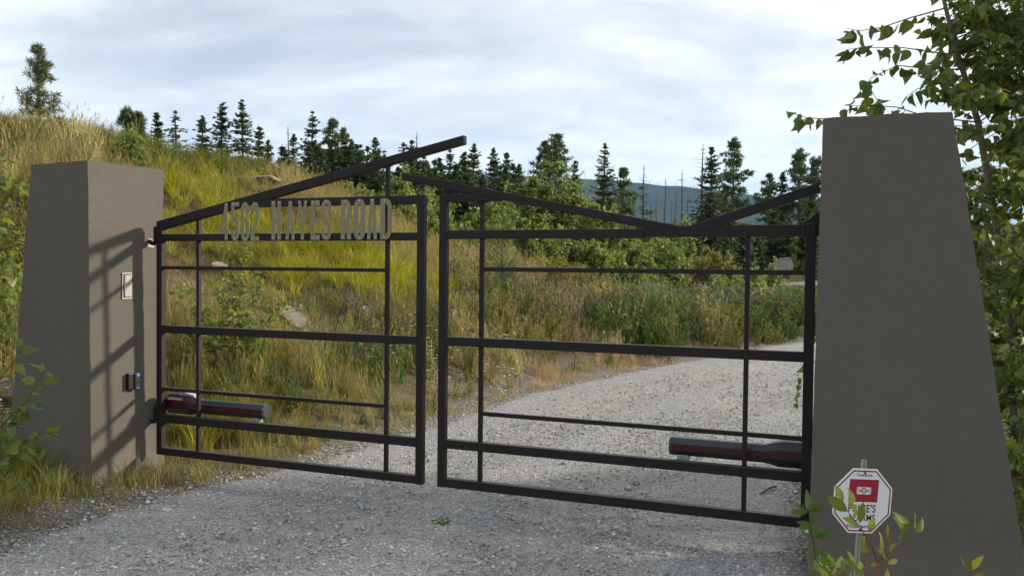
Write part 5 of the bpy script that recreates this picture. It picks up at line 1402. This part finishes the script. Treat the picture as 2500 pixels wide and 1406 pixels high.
wide = np.clip(np.hypot(X, Y) / 12, .85, 2.2)
tint = ZT[sel] * (1 + .22 * wave(X, Y, 2.0, 61)[:, None]) * RNG.uniform(.75, 1.25, (n, 1)) * RNG.uniform(.92, 1.08, (n, 3))
flip = RNG.random(n) < np.where(ki == 1, .08, .16)                                              # stray dry stems among the green and green among the dry
tint[flip] = np.array([TAN, TGR, OLV, GRN])[RNG.integers(0, 4, flip.sum())] * RNG.uniform(.8, 1.2, (flip.sum(), 1))
tint = np.clip(np.column_stack([tint, np.ones(n)]), 0, .8)
rot = np.column_stack([RNG.normal(0, .10, n), RNG.normal(0, .10, n), RNG.uniform(0, 6.28, n)])
NV = 4
SRC = {k: [tuft(k, 100 * i + j) for j in range(NV)] for i, k in enumerate(KIND)}
for nm, kinds in (('dry_grass', ('tall', 'short')), ('soft_grass', ('bunch',)), ('meadow_weeds', ('weed', 'bloom', 'yarrow'))):
    src = [m_ for k in kinds for m_ in SRC[k]]; msk = np.isin(ki, [KIND[k] for k in kinds]); off = {KIND[k]: i * NV for i, k in enumerate(kinds)}
    idx = np.array([off[k] for k in ki[msk]]) + RNG.integers(0, NV, msk.sum())
    sh = ki[msk] == KIND['short']; lat = np.where(sh, .85, np.clip(hs[msk], .4, .9) * 1.1) * wide[msk]
    scl = np.column_stack([lat, lat, np.where(sh, hs[msk] / .17, hs[msk])])
    scatter(nm, src, np.column_stack([X[msk], Y[msk], Z[msk] - .015]), rot[msk], scl, tint[msk], idx)

# loose stones
sx, sy = [], []
for y0, y1, dn in ((3.2, 5, 1700), (5, 6.5, 1300), (6.5, 9, 800), (9, 13, 320), (13, 20, 90)):
    x0, x1 = -y1 * .66, y1 * .5; n_ = int((x1 - x0) * (y1 - y0) * dn); sx.append(RNG.uniform(x0, x1, n_)); sy.append(RNG.uniform(y0, y1, n_))
sx, sy = np.concatenate(sx), np.concatenate(sy); d = road_dist(sx, sy) + wave(sx, sy, 2.2, 41) * .16
k = (d < -.02) | ((d < .9) & (RNG.random(len(sx)) < np.clip(.85 - d * .95, 0, 1))); sx, sy = sx[k], sy[k]; n_ = len(sx)
stones = []
for j in range(5):
    bm = bmesh.new(); bmesh.ops.create_icosphere(bm, subdivisions=1, radius=1); r = random.Random(300 + j)
    for v in bm.verts: v.co = Vector((v.co.x * r.uniform(.7, 1.2), v.co.y * r.uniform(.6, 1.1), v.co.z * r.uniform(.45, .8)))
    stones.append(from_bm('stone', bm, M['stone']))
ss = np.exp(RNG.normal(math.log(.0062), .42, n_)) * np.clip(np.hypot(sx, sy) / 7, .9, 1.2); big = RNG.random(n_) < .012; ss = np.clip(ss, .003, .017); ss[big] *= 1.7
dr_ = road_dist(sx, sy); zz = hgt(sx, sy)
scatter('gravel', stones, np.column_stack([sx, sy, np.where(dr_ < 0, .012 + wave(sx, sy, 1.6, 21) * .012 + wave(sx, sy, 6, 22) * .006, zz + .004) + ss * .15]), RNG.uniform(0, 6.28, (n_, 3)) * [.12, .12, 1], np.column_stack([ss, ss, ss]) * RNG.uniform(.7, 1.3, (n_, 3)), np.ones((n_, 4)) * .3, RNG.integers(0, 5, n_))

# ------------------------------------------------------------------ small things
q = onz(1078, 1277, .012); t_ = thing('weed_tuft', 'small flat green weed tuft alone on the gravel', 'weed', q); Q = Plant(t_, rw)
for i in range(34):
    a = rw.uniform(0, 6.28); dd = rw.uniform(0, .06); v = Vector((math.cos(a), math.sin(a), rw.uniform(.05, .5))); Q.leaf(q + Vector((math.cos(a) * dd, math.sin(a) * dd * .6, .004)), v, rw.uniform(.03, .055), 'bright')
Q.finish(40, 5)
a, b = onz(1856, 1206, .02), onz(1896, 1186, .03); v, f = tube(bez(a, a.lerp(b, .5) + Vector((0, 0, .02)), b, 5), [.006, .008, .009, .009, .008, .006], 6)
obj('dry_stick', mesh('dry_stick', v, f, M['bark_grey']), label='pale dry stick on the gravel under the low rail', cat='stick')
for (px, y0, y1, Y, m, lab, w_) in ((1472, 712, 757, 16, 'bark', 'dark thin marker post among the meadow weeds', .012), (1745, 678, 712, 24, 'white_ink', 'short white stake at the edge of the far gravel', .03), (1508, 640, 700, 22, 'alu', 'thin pale stake in front of the low grey boulder', .010), (1470, 660, 715, 21, 'alu', 'thin pale stake left of the low grey boulder', .008)):
    p1, p0 = P(px, y0, Y), P(px, y1, Y); v, f = tube([p0 - Vector((0, 0, .4)) - p0, p1 - p0], [w_, w_], 7); o = obj('marker_stake', mesh('marker_stake', v, f, M[m]), loc=p0, label=lab, cat='stake', group='stakes in the meadow')
    if m == 'white_ink':
        v, f = tube([(-.05, 0, p1.z - p0.z - .06), (.06, 0, p1.z - p0.z - .02)], [.03, .03], 7); obj('tap', mesh('tap', v, f, M[m]), o)

# ------------------------------------------------------------------ air between here and the far slope
hm, t = mat('thin_haze')
vol = t.n('ShaderNodeVolumePrincipled', {'Color': (0.40, 0.68, 1.0, 1), 'Density': 0.000095, 'Anisotropy': 0.0})
t.n('ShaderNodeOutputMaterial', {'Volume': vol.outputs[0]})
bm = bmesh.new(); bmesh.ops.create_cube(bm, size=2); bmesh.ops.scale(bm, verts=bm.verts, vec=(9500, 9500, 340)); bmesh.ops.translate(bm, verts=bm.verts, vec=(0, 0, 100))
obj('haze', from_bm('haze', bm, hm), kind='stuff')
